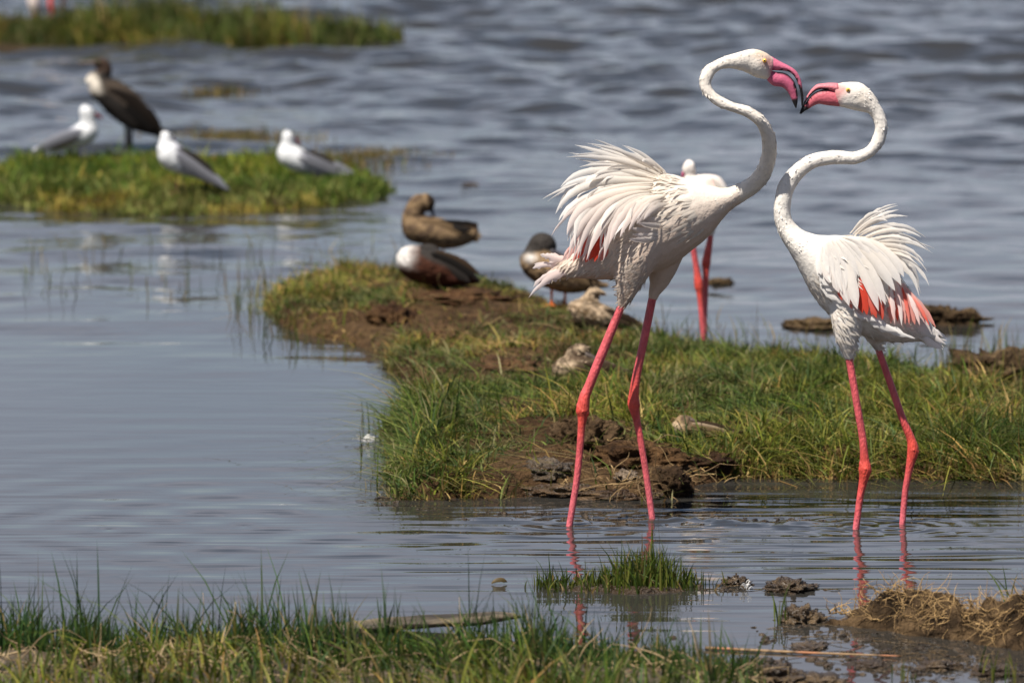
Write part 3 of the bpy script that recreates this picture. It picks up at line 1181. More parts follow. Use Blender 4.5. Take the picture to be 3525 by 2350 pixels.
def add_feather(bird, Y, g, dy0, dy1, base, tipc, name='plume_feather', roll=0.0, seed=0, ragged=0.12, pointed=0.35, jig=0.0):
    (rx, ry), (cx, cy), (tx, ty), w = g
    if name == 'plume_feather':
        w = w * 0.8
    r = np.random.default_rng(seed + 999)
    j = r.normal(0, jig, 6) if jig else np.zeros(6)
    root = at(rx + j[0] * 0.4, ry + j[1] * 0.4, Y + dy0)
    ctrl = at(cx + j[2], cy + j[3], Y + (dy0 * 0.4 + dy1 * 0.6))
    tip = at(tx + j[4], ty + j[5], Y + dy1)
    V, Fc, t = feather_mesh(root, ctrl, tip, w * Y / F, roll, ragged, seed, pointed)
    t = t[:, None]
    col = base * (1 - t) + tipc * t
    return mesh_obj(name, V, Fc, M_FEATH, parent=bird, col=col)


def plumage_tufts(bird, V, N, sel, n, length, width, flow, colfn, seed, name='contour_plumage', lift=0.25, spread=0.22, mat=None):
    """many little contour feathers lying over the body surface: one joined part"""
    r = np.random.default_rng(seed)
    ids = np.nonzero(sel)[0]
    ids = r.choice(ids, min(n, len(ids)), replace=False)
    Vs, Fs, Cs, k = [], [], [], 0
    for q, i in enumerate(ids):
        p, nn = V[i], N[i]
        f = flow(p) + r.normal(0, spread, 3)
        f = f - nn * (f @ nn)
        f /= np.linalg.norm(f) + 1e-9
        L = length * r.uniform(0.6, 1.4)
        up = lift * r.uniform(0.4, 1.4)
        root = p - nn * 0.0015
        ctrl = p + f * L * 0.5 + nn * L * up * 0.5
        tip = p + f * L + nn * L * up * 0.35 + r.normal(0, spread * 0.45, 3) * L
        t = np.array([0, 0.4, 0.75, 1.0])[:, None]
        Cn = (1 - t) ** 2 * root + 2 * t * (1 - t) * ctrl + t ** 2 * tip
        s = np.cross(f, nn)
        w = width * r.uniform(0.6, 1.3) * np.array([0.6, 1.0, 0.75, 0.08])[:, None]
        VV = np.stack([Cn - s * w, Cn + nn * w * 0.12, Cn + s * w], 1).reshape(-1, 3)
        for a in range(3):
            for b in range(2):
                v0 = k + a * 3 + b
                Fs.append((v0, v0 + 1, v0 + 4, v0 + 3))
        Vs.append(VV)
        Cs.append(np.tile(colfn(p) * r.uniform(0.92, 1.05), (12, 1)))
        k += 12
    o = mesh_obj(name, np.vstack(Vs), Fs, mat or M_PLUM, parent=bird, col=np.vstack(Cs))
    o['kind'] = 'stuff'
    return o


def leg_mesh(pts, Y, dy):
    """pts (px,py,r px); widened joint; runs below the water surface to the bed"""
    W = [at(p[0], p[1], Y + dy) for p in pts]
    R = [p[2] * Y / F for p in pts]
    d = W[-1] - W[-2]
    d /= np.linalg.norm(d)
    W.append(W[-1] + d * 0.06)
    R.append(R[-1])
    return tube(W, R, 70, 14)


def flamingo_leg_color(V, knee_z):
    z = V[:, 2]
    pink = np.array([0.52, 0.085, 0.095])
    coral = np.array([0.54, 0.06, 0.04])
    pale = np.array([0.57, 0.145, 0.175])
    k = np.exp(-((z - knee_z) / 0.07) ** 2)[:, None]
    lo = smooth(z, knee_z - 0.10, 0.0)[:, None]
    c = pink * (1 - k) + coral * k
    return c * (1 - 0.5 * lo) + pale * 0.5 * lo


def flamingo(name, label, Y, pairs, thighs, legs, bill_u, bill_l, eye, bodycol, group, voxel=0.0042, neck_n=0, neck_last=100, neck_c=(0.8, 0.74, 0.66)):
    foot = ground(legs[0][0][-1][0], legs[0][0][-1][1])
    t = thing(name, (float(foot[0]), float(Y), 0.0), label, 'flamingo', group)
    parts = [pair_sweep(pairs, Y, 160, 22)] + [tube_px(p, Y, 24, 16) for p in thighs]
    V, N, Fc = remesh(parts, voxel, 5)
    # fine plumage relief: down scales on neck, rumpled feathers on body
    V = V + N * (0.0010 * fbm(V, 80, 3, 5) + 0.0016 * fbm(V, 22, 2, 25))[:, None]
    px, py = to_px(V)
    col = bodycol(px, py, V)
    nb = len(Fc)
    VV, FF, CC, k = [V], list(Fc), [col], len(V)
    for pts, dy, ki in legs:
        v, f = leg_mesh(pts, Y, dy)
        kz = at(pts[ki][0], pts[ki][1], Y)[2]
        # scale rings and tendon groove
        kx, ky, kr = pts[ki][0], pts[ki][1], pts[ki][2]
        bits = [(v, f)]
        if kr > 12:   # knuckles of the ankle joint
            bits += [ellipsoid_px(kx - kr * 0.42, ky - kr * 0.55, kr * 0.5, kr * 0.85, kr * 0.75, Y + dy, 0.2, 9, 10),
                     ellipsoid_px(kx + kr * 0.42, ky + kr * 0.25, kr * 0.62, kr * 0.72, kr * 0.8, Y + dy, 0.0, 9, 10),
                     ellipsoid_px(kx + kr * 0.05, ky - kr * 0.1, kr * 0.5, kr * 0.6, kr * 1.12, Y + dy, 0.0, 9, 10)]
        v, f = merge(bits)
        VV.append(v)
        FF += [tuple(i + k for i in q) for q in f]
        CC.append(flamingo_leg_color(v, kz))
        k += len(v)
    midx = np.zeros(len(FF), dtype=np.int32)
    midx[nb:] = 1
    mesh_obj('body', np.vstack(VV), FF, M_PLUM, parent=t, col=np.vstack(CC), mats=[M_SKIN], midx=midx)
    # fine down along the head and neck, lying towards the body
    Q = catmull(np.asarray(pairs, dtype=float), 160)
    path = np.array([(at(q[0], q[1], Y) + at(q[2], q[3], Y)) / 2 for q in Q])
    tan = np.gradient(path, axis=0)
    tan /= np.linalg.norm(tan, axis=1)[:, None]

    def nflow(p):
        i = np.argmin(((path - p)[:, [0, 2]] ** 2).sum(1))
        return tan[i]
    if neck_n:
        d2 = np.array([(((path[:neck_last] - p)[:, [0, 2]]) ** 2).sum(1).min() for p in V[::3]])
        sel = np.zeros(len(V), dtype=bool)
        sel[::3] = d2 < 0.028 ** 2
        i0 = np.clip(len(path) // 16, 1, None)
        face = (((V - path[0])[:, [0, 2]]) ** 2).sum(1) < 0.045 ** 2
        sel &= ~face
        plumage_tufts(t, V, N, sel, neck_n, 0.010, 0.0022, nflow, lambda p: np.array(neck_c), 31, name='neck_down', lift=0.06, spread=0.22)
    return t, V, N


def bill_part(bird, name, pairs, Y, colfn):
    v, f = pair_sweep(pairs, Y, 40, 14)
    px, py = to_px(v)
    return mesh_obj(name, v, f, M_BILL, parent=bird, col=colfn(px, py))


def eye_part(bird, px, py, Y, dyo, r=5.0):
    v, f = ellipsoid_px(px, py, r, r * 0.95, r * 0.8, Y + dyo)
    e = mesh_obj('eye', v, f, M_EYE, parent=bird, col=np.array((0.75, 0.42, 0.05)))
    s = -1 if dyo < 0 else 1
    v, f = ellipsoid_px(px, py, r * 0.42, r * 0.42, r * 0.4, Y + dyo + s * r * 0.62 * Y / F)
    p = mesh_obj('pupil', v, f, M_EYE, parent=e, col=np.array((0.01, 0.01, 0.01)))
    return e


BILLPINK = np.array([0.43, 0.095, 0.16])
BILLBLK = np.array([0.012, 0.011, 0.012])
FG = 'flamingos wading in the lake'

# ---- left flamingo, facing right
YA = 14.0
A_pairs = [(1779, 136, 1768, 184, 15), (1757, 120, 1745, 181, 20), (1740, 114, 1732, 177, 21), (1722, 113.5, 1716, 168, 20),
           (1700, 119, 1700, 162, 17), (1672, 127, 1680, 157.5, 14.5), (1645, 138, 1660, 159, 13), (1621, 151, 1644, 169, 12.5),
           (1608, 172, 1636, 182, 12.5), (1606, 190, 1634, 193, 12.5), (1611, 208, 1637, 204, 12.5), (1623, 225, 1645, 213, 13),
           (1644, 243, 1662, 224, 13.5), (1675, 255, 1688, 235, 14), (1710, 268, 1722, 245, 15), (1734, 285, 1754, 266, 16),
           (1745, 306, 1773, 292, 16.5), (1750, 335, 1784, 327, 17.5), (1744, 375, 1782, 370, 19), (1723, 404, 1769, 408, 21),
           (1692, 423, 1740, 442, 24), (1664, 432, 1704, 465, 30), (1635, 428, 1674, 488, 42), (1600, 419, 1648, 518, 58),
           (1567, 407, 1625, 546, 72), (1530, 398, 1590, 575, 82), (1490, 400, 1545, 607, 86), (1450, 418, 1480, 632, 84),
           (1412, 460, 1430, 640, 76), (1372, 520, 1390, 643, 62), (1332, 565, 1340, 640, 46), (1295, 595, 1292, 638, 30), (1262, 620, 1260, 640, 14)]
A_thighs = [[(1490, 540, 60, -0.03), (1462, 590, 52, -0.045), (1446, 640, 36, -0.05), (1436, 675, 22, -0.05), (1428, 704, 10, -0.05)],
            [(1530, 550, 55, 0.03), (1524, 600, 40, 0.045), (1514, 645, 25, 0.05), (1504, 670, 15, 0.05), (1499, 688, 10, 0.05)]]
A_legs = [([(1432, 690, 8), (1426, 705, 9), (1402, 765, 10.5), (1376, 828, 11), (1354, 884, 11), (1344, 908, 12.5), (1339.5, 930, 14.5), (1338, 944, 15.5), (1338, 956, 12), (1336.5, 972, 9.5), (1335, 990, 8.6),
            (1332, 1031, 8.2), (1324, 1107, 7.6), (1309, 1199, 7.6)], -0.05, 7),
          ([(1502, 672, 8), (1498, 688, 9.5), (1479, 782, 9.5), (1462, 862, 10), (1456, 905, 12), (1455.5, 926, 14.5), (1458, 944, 11.5), (1462, 962, 9), (1470, 1004, 7.8),
            (1483, 1081, 7.4), (1498, 1188, 7.4)], 0.05, 5)]


# the neck leans a little towards the camera
A_off = [-0.09, -0.10, -0.105, -0.11, -0.12, -0.13, -0.14, -0.145, -0.15, -0.15, -0.153, -0.155, -0.157, -0.158, -0.157, -0.15, -0.135, -0.11, -0.08, -0.055,
         -0.033, -0.018, -0.008] + [0.0] * 10
A_pairs = [p + (o,) for p, o in zip(A_pairs, A_off)]


def A_col(px, py, V):
    c = np.tile(np.array([0.80, 0.725, 0.64]), (len(px), 1))
    # body shade put into the colour: tan-pink flank and belly below the cream back
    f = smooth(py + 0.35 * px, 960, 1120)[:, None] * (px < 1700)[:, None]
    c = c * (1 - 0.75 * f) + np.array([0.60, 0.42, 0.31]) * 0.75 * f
    # yellowish stain on the crown and cheek
    s = (np.exp(-((px - 1748) / 22) ** 2 - ((py - 125) / 14) ** 2))[:, None]
    c = c * (1 - 0.55 * s) + np.array([0.62, 0.42, 0.24]) * 0.55 * s
    # rosy tail
    g = (smooth(px, 1330, 1240) * (py > 560))[:, None]
    c = c * (1 - 0.5 * g) + PINKW * 0.5 * g
    n = fbm(V, 25, 3, 6)[:, None]
    c = c * (1 + 0.05 * n)
    # facial skin around the eye
    e = (np.exp(-((px - 1762) / 12) ** 2 - ((py - 143) / 12) ** 2))[:, None]
    c = c * (1 - 0.7 * e) + np.array([0.6, 0.22, 0.16]) * 0.7 * e
    e = (np.exp(-((px - 1772) / 8) ** 2 - ((py - 160) / 26) ** 2))[:, None]
    return c * (1 - 0.8 * e) + np.array([0.55, 0.16, 0.20]) * 0.8 * e


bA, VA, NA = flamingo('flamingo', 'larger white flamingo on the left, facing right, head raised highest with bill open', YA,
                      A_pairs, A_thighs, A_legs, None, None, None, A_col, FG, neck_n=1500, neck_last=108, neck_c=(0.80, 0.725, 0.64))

A_up = [(1772, 130, 1768, 162, 14), (1795, 143, 1795, 162.5, 12), (1812, 151.5, 1811, 165, 10.5), (1826, 161, 1822, 173, 9), (1835, 173, 1829, 184, 7.5),
        (1841, 189, 1834.5, 198, 6), (1844, 210, 1838.5, 215, 4.5), (1846, 228, 1840, 231, 3.5), (1843.5, 243, 1840.5, 243, 2)]
A_lo = [(1766, 161, 1762, 185, 13), (1782, 165, 1776, 197, 13), (1800, 167.5, 1796, 200.5, 12), (1814, 175, 1807, 209, 10.5), (1824, 187, 1813, 218, 9),
        (1829.5, 201, 1818, 229, 7), (1832, 217, 1821, 236, 5.5), (1832, 234, 1825, 244, 3.5), (1829.5, 248, 1827.5, 248.5, 1.5)]


def A_upc(px, py):
    k = smooth(py - 0.3 * (px - 1840), 192, 204)
    edge = np.zeros(len(px))
    gx = np.array([1777, 1795, 1811, 1822, 1829, 1834.5, 1838])
    gy = np.array([160, 162.5, 165, 173, 184, 198, 215])
    for a, b in zip(gx[1:], gy[1:]):
        edge = np.maximum(edge, ((px - a) ** 2 + (py - b) ** 2 < 4.2 ** 2) * 1.0)
    k = np.maximum(k, edge)[:, None]
    return (BILLPINK * np.array([1.15, 1.3, 1.2])) * (1 - k) + BILLBLK * k


def A_loc(px, py):
    k = smooth(py + 0.25 * (px - 1820), 226, 231)
    gx = np.array([1790, 1800, 1808, 1814, 1820, 1824, 1827.5, 1829.5, 1831.5, 1832])
    gy = np.array([166, 167.5, 171, 175, 181, 187, 194, 201, 209, 217])
    edge = np.zeros(len(px))
    for a, b in zip(gx, gy):
        edge = np.maximum(edge, ((px - a) ** 2 + (py - b) ** 2 < 4.8 ** 2) * 1.0)
    k = np.maximum(k, edge)[:, None]
    return BILLPINK * (1 - k) + BILLBLK * k


YAH = YA - 0.088
bill_part(bA, 'upper_bill', A_up, YAH, A_upc)
bill_part(bA, 'lower_bill', A_lo, YAH, A_loc)
eye_part(bA, 1756, 139.5, YA - 0.10, -0.0215)
eye_part(bA, 1756, 139.5, YA - 0.10, 0.0215)

A_guides = [((1530, 398), (1475, 345), (1429, 334), 5), ((1520, 398), (1450, 342), (1344, 329), 6), ((1515, 400), (1400, 352), (1320, 333), 7.5),
            ((1510, 402), (1425, 352), (1300, 361), 8), ((1508, 405), (1400, 366), (1330, 384), 6), ((1505, 408), (1345, 362), (1287, 430), 11),
            ((1503, 412), (1340, 398), (1257, 463), 6.5), ((1500, 416), (1318, 398), (1276, 491), 13), ((1500, 420), (1330, 428), (1290, 505), 8),
            ((1498, 425), (1325, 436), (1266, 542), 8), ((1495, 430), (1315, 448), (1302, 540), 15), ((1492, 440), (1335, 455), (1305, 592), 12),
            ((1490, 440), (1362, 448), (1324, 596), 13), ((1492, 445), (1388, 455), (1347, 598), 13), ((1495, 450), (1408, 465), (1386, 598), 14),
            ((1502, 450), (1428, 468), (1398, 562), 13), ((1512, 450), (1450, 468), (1424, 545), 13), ((1528, 450), (1470, 468), (1444, 530), 12)]
n = len(A_guides)
for i, g in enumerate(A_guides):
    s = i / (n - 1)
    d0 = -0.02 - 0.07 * min(1, s * 1.5)
    add_feather(bA, YA, g, d0, d0 - 0.028 - 0.02 * s, CREAM * 1.0, WHITE * 1.02 if i < 9 else WHITE * 0.6 + PINKW * 0.4, seed=i, roll=0.15 * math.sin(i * 2.3))
    # companion feathers between neighbours, in front and behind
    for c in range(4 if i > 4 else 3):
        gg = A_guides[min(n - 1, i + 1)]
        u = random.uniform(0.2, 0.8)
        mixp = lambda a, b: (a[0] * (1 - u) + b[0] * u, a[1] * (1 - u) + b[1] * u)
        tip = mixp(g[2], gg[2])
        root = mixp(g[0], gg[0])
        ctrl = mixp(g[1], gg[1])
        sh = random.uniform(0.5, 1.0)
        tip = (root[0] + (tip[0] - root[0]) * sh, root[1] + (tip[1] - root[1]) * sh)
        ctrl = (root[0] + (ctrl[0] - root[0]) * (sh + 0.1), root[1] + (ctrl[1] - root[1]) * (sh + 0.1))
        add_feather(bA, YA, (root, ctrl, tip, random.uniform(5, 12)), d0 + 0.01, d0 - random.uniform(0.0, 0.05), CREAM, WHITE,
                    seed=100 + i * 5 + c, jig=8, roll=random.uniform(-0.6, 0.6), pointed=0.3)
    if i < 16:   # the other wing, on the far side
        add_feather(bA, YA, (g[0], g[1], g[2], g[3]), -d0, -d0 + 0.03, CREAM, WHITE, seed=200 + i, jig=12, roll=random.uniform(-0.4, 0.4))
# shoulder cluster
for i, g in enumerate([((1545, 490), (1495, 474), (1457, 492), 8), ((1545, 508), (1490, 508), (1455, 494), 8), ((1540, 516), (1490, 528), (1452, 503), 8),
                       ((1536, 530), (1482, 532), (1447, 524), 8), ((1530, 538), (1480, 545), (1452, 538), 7), ((1535, 478), (1480, 486), (1466, 512), 9),
                       ((1545, 470), (1500, 470), (1478, 505), 9), ((1530, 455), (1490, 470), (1462, 515), 10), ((1540, 520), (1495, 520), (1465, 512), 7),
                       ((1520, 545), (1475, 555), (1445, 548), 7)]):
    add_feather(bA, YA, g, -0.085, -0.112 - 0.003 * i, CREAM, WHITE * 0.75 + PINKW * 0.25, name='shoulder_feather', seed=300 + i, roll=0.2)
# red and rosy coverts
for i, (g, a, b) in enumerate([(((1385, 510), (1345, 555), (1328, 594), 11), SALMON, RED), (((1405, 515), (1372, 560), (1366, 601), 11), RED, RED),
                               (((1365, 510), (1315, 560), (1302, 598), 10), SALMON, PINKW), (((1395, 520), (1360, 570), (1345, 602), 12), RED, RED),
                               (((1420, 525), (1395, 560), (1380, 600), 12), RED, SALMON), (((1350, 530), (1320, 565), (1290, 600), 10), PINKW, PINKW),
                               (((1375, 520), (1335, 570), (1316, 600), 10), RED, SALMON)]):
    add_feather(bA, YA, g, -0.06, -0.082, a, b, name='covert_feather', seed=330 + i)
for i, g in enumerate([((1392, 515), (1352, 560), (1338, 600), 3.5), ((1410, 520), (1380, 565), (1372, 604), 3.5), ((1372, 512), (1330, 560), (1312, 602), 3.5), ((1385, 518), (1348, 570), (1352, 604), 3)]):
    add_feather(bA, YA, g, -0.064, -0.088, WHITE, WHITE * 0.4 + PINKW * 0.6, name='covert_feather', seed=345 + i, pointed=0.3)
# tail
for i, g in enumerate([((1330, 618), (1258, 628), (1214, 683), 8), ((1320, 612), (1250, 624), (1222, 662), 7), ((1310, 602), (1262, 592), (1238, 588), 8),
                       ((1308, 608), (1255, 602), (1222, 617), 8), ((1312, 600), (1270, 588), (1250, 584), 7), ((1325, 622), (1262, 634), (1228, 668), 8),
                       ((1315, 612), (1262, 606), (1228, 604), 7), ((1320, 606), (1280, 596), (1262, 590), 7)]):
    add_feather(bA, YA, g, -0.03 + 0.008 * i, -0.035 + 0.009 * i, PINKW * 0.6 + WHITE * 0.4, WHITE * 0.7 + PINKW * 0.3, name='tail_feather', seed=350 + i, ragged=0.3, jig=2)
pA = to_px(VA)
selA = ((pA[0] > 1412) & (NA[:, 0] > -0.6) & (pA[0] < 1490) & (pA[1] > 540) & (pA[1] < 700) & (NA[:, 1] < 0.3)) | ((pA[0] > 1270) & (pA[0] < 1410) & (pA[1] > 570) & (pA[1] < 630))
plumage_tufts(bA, VA, NA, selA, 1100, 0.024, 0.0028, lambda p: np.array([-0.75, -0.1, -0.6]),
              lambda p: np.array([0.70, 0.60, 0.51]), 5, lift=0.07, mat=M_FEATH)
selA = (pA[0] > 1470) & (pA[0] < 1625) & (pA[1] > 390) & (pA[1] < 535) & (NA[:, 1] < 0.6)
plumage_tufts(bA, VA, NA, selA, 260, 0.055, 0.0045, lambda p: np.array([-1.0, -0.05, -0.34]),
              lambda p: np.array([0.76, 0.69, 0.61]), 55, name='scapular_plumage', lift=-0.07, spread=0.08, mat=M_FEATH)

# ---- right flamingo, facing left
YB = float(ground(2000, 1208)[1])
B_pairs = [(1914, 193, 1922, 243, 15), (1940, 189, 1943, 249, 20), (1963, 188.5, 1960, 253, 21), (1984, 194, 1980, 257, 20), (2005, 213, 1990, 259, 17),
           (2020, 238, 1998, 264, 15), (2032, 263, 2006, 277, 14.5), (2039, 292, 2010, 294, 14.5), (2032, 327, 2005, 315, 14.5), (2012, 354, 1992, 335, 14.5),
           (1990, 368, 1975, 344, 14.5), (1966, 377, 1956, 348.5, 15), (1920, 378, 1918, 346, 16), (1880, 383, 1878, 351, 17), (1857, 396, 1850, 360, 17.5),
           (1840, 412, 1825, 377, 18), (1825, 436, 1801, 401, 18.5), (1817, 465, 1785, 430, 19), (1816, 493, 1777, 480, 21), (1829, 517, 1783, 521, 25),
           (1853, 533, 1797, 553, 36), (1887, 540, 1820, 592, 52), (1925, 540, 1840, 630, 66), (1965, 545, 1862, 673, 76), (2000, 560, 1897, 716, 80),
           (2032, 588, 1942, 752, 78), (2062, 625, 1990, 775, 70), (2092, 668, 2040, 785, 58), (2117, 710, 2085, 785, 44), (2140, 745, 2120, 783, 28), (2158, 770, 2150, 783, 13)]
B_thighs = [[(1955, 690, 55, -0.03), (1948, 735, 40, -0.045), (1945, 770, 29, -0.05), (1948, 800, 19, -0.05), (1951, 826, 10, -0.05)],
            [(2005, 720, 50, 0.02), (2006, 760, 28, 0.035), (2012, 785, 15, 0.04), (2018, 803, 9, 0.04)]]
B_legs = [([(1950, 815, 8), (1951, 826, 8.5), (1967, 921, 8.6), (1981, 1003, 8.8), (1985.5, 1052, 10.5), (1987, 1076, 15), (1984.5, 1096, 11.5), (1980, 1118, 9), (1975, 1145, 8), (1967, 1206, 7.8)], -0.05, 5),
          ([(2015, 790, 7), (2018, 803, 7.8), (2045, 880, 8.2), (2072, 958, 8.6), (2091, 1005, 10), (2097, 1033, 13.5), (2092, 1060, 10.5), (2086, 1090, 8), (2079, 1130, 7.4), (2072, 1210, 7.2)], 0.04, 5)]


def B_col(px, py, V):
    c = np.tile(np.array([0.81, 0.75, 0.68]), (len(px), 1))
    s = np.exp(-((px - 1985) / 25) ** 2 - ((py - 225) / 25) ** 2)[:, None] * 0.35
    c = c * (1 - s) + np.array([0.66, 0.52, 0.38]) * s
    f = smooth(py - 0.15 * (px - 1900), 690, 790)[:, None]  # tan belly: warm shade of the underside put into the plumage colour
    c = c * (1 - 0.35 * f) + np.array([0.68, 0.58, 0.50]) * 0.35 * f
    g = (np.exp(-((px - 2085) / 45) ** 2 - ((py - 715) / 38) ** 2))[:, None]
    c = c * (1 - 0.8 * g) + SALMON * 0.8 * g
    n = fbm(V, 25, 3, 16)[:, None]
    c = c * (1 + 0.06 * n)
    e = (np.exp(-((px - 1935) / 16) ** 2 - ((py - 205) / 14) ** 2))[:, None]
    c = c * (1 - 0.75 * e) + np.array([0.70, 0.27, 0.24]) * 0.75 * e
    e = (np.exp(-((px - 1922) / 11) ** 2 - ((py - 216) / 26) ** 2))[:, None]
    return c * (1 - 0.8 * e) + np.array([0.62, 0.20, 0.21]) * 0.8 * e


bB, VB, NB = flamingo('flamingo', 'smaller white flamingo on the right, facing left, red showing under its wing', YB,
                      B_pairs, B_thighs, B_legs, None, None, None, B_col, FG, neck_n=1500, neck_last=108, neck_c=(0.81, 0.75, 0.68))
B_up = [(1924, 191, 1926, 214, 14), (1905, 190.5, 1906, 208, 12), (1890, 192, 1890, 206, 10.5), (1876, 194.5, 1878, 207, 9), (1864, 205, 1868, 213, 7.5), (1855, 218, 1860, 221, 6),
        (1847, 232.5, 1852, 233, 5), (1841, 246, 1845, 247, 4), (1836, 261, 1838, 262, 2)]
B_lo = [(1928, 211, 1928, 245, 14), (1910, 207.5, 1908, 243, 13), (1895, 206, 1896, 241.5, 12), (1880, 209, 1883, 239, 11), (1868, 216, 1874, 241, 9), (1860, 224, 1864, 246, 7),
        (1851, 236, 1856, 251.5, 5), (1844, 248, 1849, 255, 3.5), (1837.5, 260.5, 1840, 262.5, 1.5)]


def B_upc(px, py):
    k = smooth(py - 0.35 * (px - 1850), 228, 236)
    edge = np.zeros(len(px))
    for a, b in zip((1900, 1895, 1890, 1884, 1878, 1873, 1868, 1864, 1860, 1856, 1852), (206.5, 206, 206, 206, 207, 209.5, 213, 217, 221, 227, 233)):
        edge = np.maximum(edge, ((px - a) ** 2 + (py - b) ** 2 < 3.4 ** 2) * 1.0)
    k = np.maximum(k, edge)[:, None]
    return np.array([0.52, 0.165, 0.19]) * (1 - k) + BILLBLK * k


def B_loc(px, py):
    k = smooth(py - 0.55 * (px - 1850), 241, 246)
    edge = np.zeros(len(px))
    for a, b in zip((1895, 1888, 1880, 1874, 1868, 1864, 1860, 1855, 1851), (206, 207, 209, 212, 216, 220, 224, 230, 236)):
        edge = np.maximum(edge, ((px - a) ** 2 + (py - b) ** 2 < 4.2 ** 2) * 1.0)
    k = np.maximum(k, edge)[:, None]
    return np.array([0.44, 0.10, 0.125]) * (1 - k) + BILLBLK * k


bill_part(bB, 'upper_bill', B_up, YB, B_upc)
bill_part(bB, 'lower_bill', B_lo, YB, B_loc)
eye_part(bB, 1948, 207, YB, -0.0215)
eye_part(bB, 1948, 207, YB, 0.0215)

B_top = [((1955, 535), (2005, 476), (2060, 468), 5), ((1960, 538), (2010, 490), (2064, 482), 5), ((1965, 540), (2020, 493), (2075, 497), 6),
         ((1970, 545), (2045, 500), (2108, 532), 6), ((1978, 550), (2055, 508), (2116, 545), 6), ((1985, 555), (2065, 526), (2125, 570), 5),
         ((1990, 560), (2080, 540), (2142, 581), 3.5), ((1990, 565), (2090, 552), (2122, 603), 7), ((1990, 568), (2100, 572), (2134, 656), 8),
         ((1990, 572), (2090, 585), (2112, 682), 9), ((1992, 575), (2095, 560), (2130, 625), 4)]
for i, g in enumerate(B_top):
    add_feather(bB, YB, g, -0.02 - 0.004 * i, -0.03 - 0.005 * i, CREAM, WHITE, seed=400 + i, roll=0.2 * math.sin(i * 1.7), ragged=0.25)
    add_feather(bB, YB, g, 0.02 + 0.004 * i, 0.03 + 0.006 * i, CREAM, WHITE, seed=430 + i, roll=0.3 * math.sin(i), jig=8, ragged=0.25)
    add_feather(bB, YB, (g[0], g[1], (g[0][0] * 0.35 + g[2][0] * 0.65, g[0][1] * 0.35 + g[2][1] * 0.65), g[3]), -0.03, -0.045, CREAM, WHITE,
                seed=460 + i, jig=7, ragged=0.2)
B_wing = [((1950, 545), (2045, 560), (2076, 636), 14), ((1942, 547), (2030, 572), (2070, 655), 16), ((1936, 550), (2010, 585), (2056, 668), 16),
          ((1930, 552), (2000, 600), (2034, 700), 16), ((1925, 552), (1990, 610), (2018, 714), 15), ((1915, 552), (1955, 615), (1970, 706), 14),
          ((1907, 553), (1948, 622), (1969, 710), 17), ((1900, 556), (1928, 622), (1950, 702), 17), ((1895, 560), (1908, 615), (1927, 672), 14), ((1888, 565), (1890, 605), (1906, 650), 12)]
nb = len(B_wing)
for i, g in enumerate(B_wing):
    d1 = -0.114 + 0.003 * abs(i - 5)
    add_feather(bB, YB, g, -0.068, d1, CREAM, WHITE if i < 7 else WHITE * 0.85 + PINKW * 0.15, seed=500 + i, roll=0.12 * math.sin(i * 1.9), ragged=0.05, pointed=0.6)
    gg = B_wing[min(i + 1, nb - 1)]
    for c in range(5 if i != 4 else 3):
        u, sh = random.uniform(0.0, 1.0), (0.4, 0.55, 0.7, 0.85, 0.97)[c]
        mixp = lambda a, b: (a[0] * (1 - u) + b[0] * u, a[1] * (1 - u) + b[1] * u)
        root, ctrl, tip = mixp(g[0], gg[0]), mixp(g[1], gg[1]), mixp(g[2], gg[2])
        tip = (root[0] + (tip[0] - root[0]) * sh, root[1] + (tip[1] - root[1]) * sh)
        ctrl = (root[0] + (ctrl[0] - root[0]) * (sh + 0.05), root[1] + (ctrl[1] - root[1]) * (sh + 0.05))
        lay = 0.0012 * (5 - c)
        add_feather(bB, YB, (root, ctrl, tip, random.uniform(7, 11)), -0.068 - lay, -0.068 + (d1 + 0.068) * sh - lay, WHITE * 0.6 + CREAM * 0.4, WHITE, seed=520 + i * 7 + c,
                    jig=4, ragged=0.06, pointed=0.3, roll=random.uniform(-0.15, 0.15))
    add_feather(bB, YB, g, 0.06, -d1, CREAM, WHITE, seed=560 + i, jig=8)
for i, (g, a, b) in enumerate([(((2000, 630), (1990, 680), (1980, 722), 11), RED, RED), (((2010, 630), (2008, 680), (2003, 728), 12), RED, RED), (((2020, 640), (2025, 690), (2026, 730), 11), RED, SALMON),
                               (((1925, 640), (1925, 660), (1932, 684), 8), RED, RED), (((1940, 650), (1945, 685), (1955, 708), 9), RED, SALMON), (((1985, 640), (1978, 680), (1966, 712), 9), SALMON, RED),
                               (((2040, 640), (2045, 700), (2048, 742), 12), PINKW, SALMON), (((2055, 640), (2070, 700), (2075, 746), 12), WHITE, SALMON), (((2065, 645), (2092, 700), (2100, 748), 12), PINKW, SALMON),
                               (((2075, 655), (2110, 700), (2126, 745), 11), SALMON, PINKW), (((2085, 665), (2125, 710), (2147, 755), 9), PINKW, SALMON), (((2060, 640), (2055, 690), (2060, 738), 10), SALMON, RED),
                               (((2075, 650), (2095, 690), (2112, 735), 8), PINKW, WHITE), (((2088, 672), (2118, 705), (2138, 738), 7), WHITE, PINKW)]):
    add_feather(bB, YB, (g[0], g[1], g[2], g[3] * 0.75), -0.08 + 0.015 * (i > 5), -0.095 + 0.008 * (i > 5) + 0.002 * (i > 5) * (i - 5), a * 0.8 + WHITE * 0.2 * (i % 2), b, name='covert_feather', seed=600 + i, pointed=0.4, jig=2)
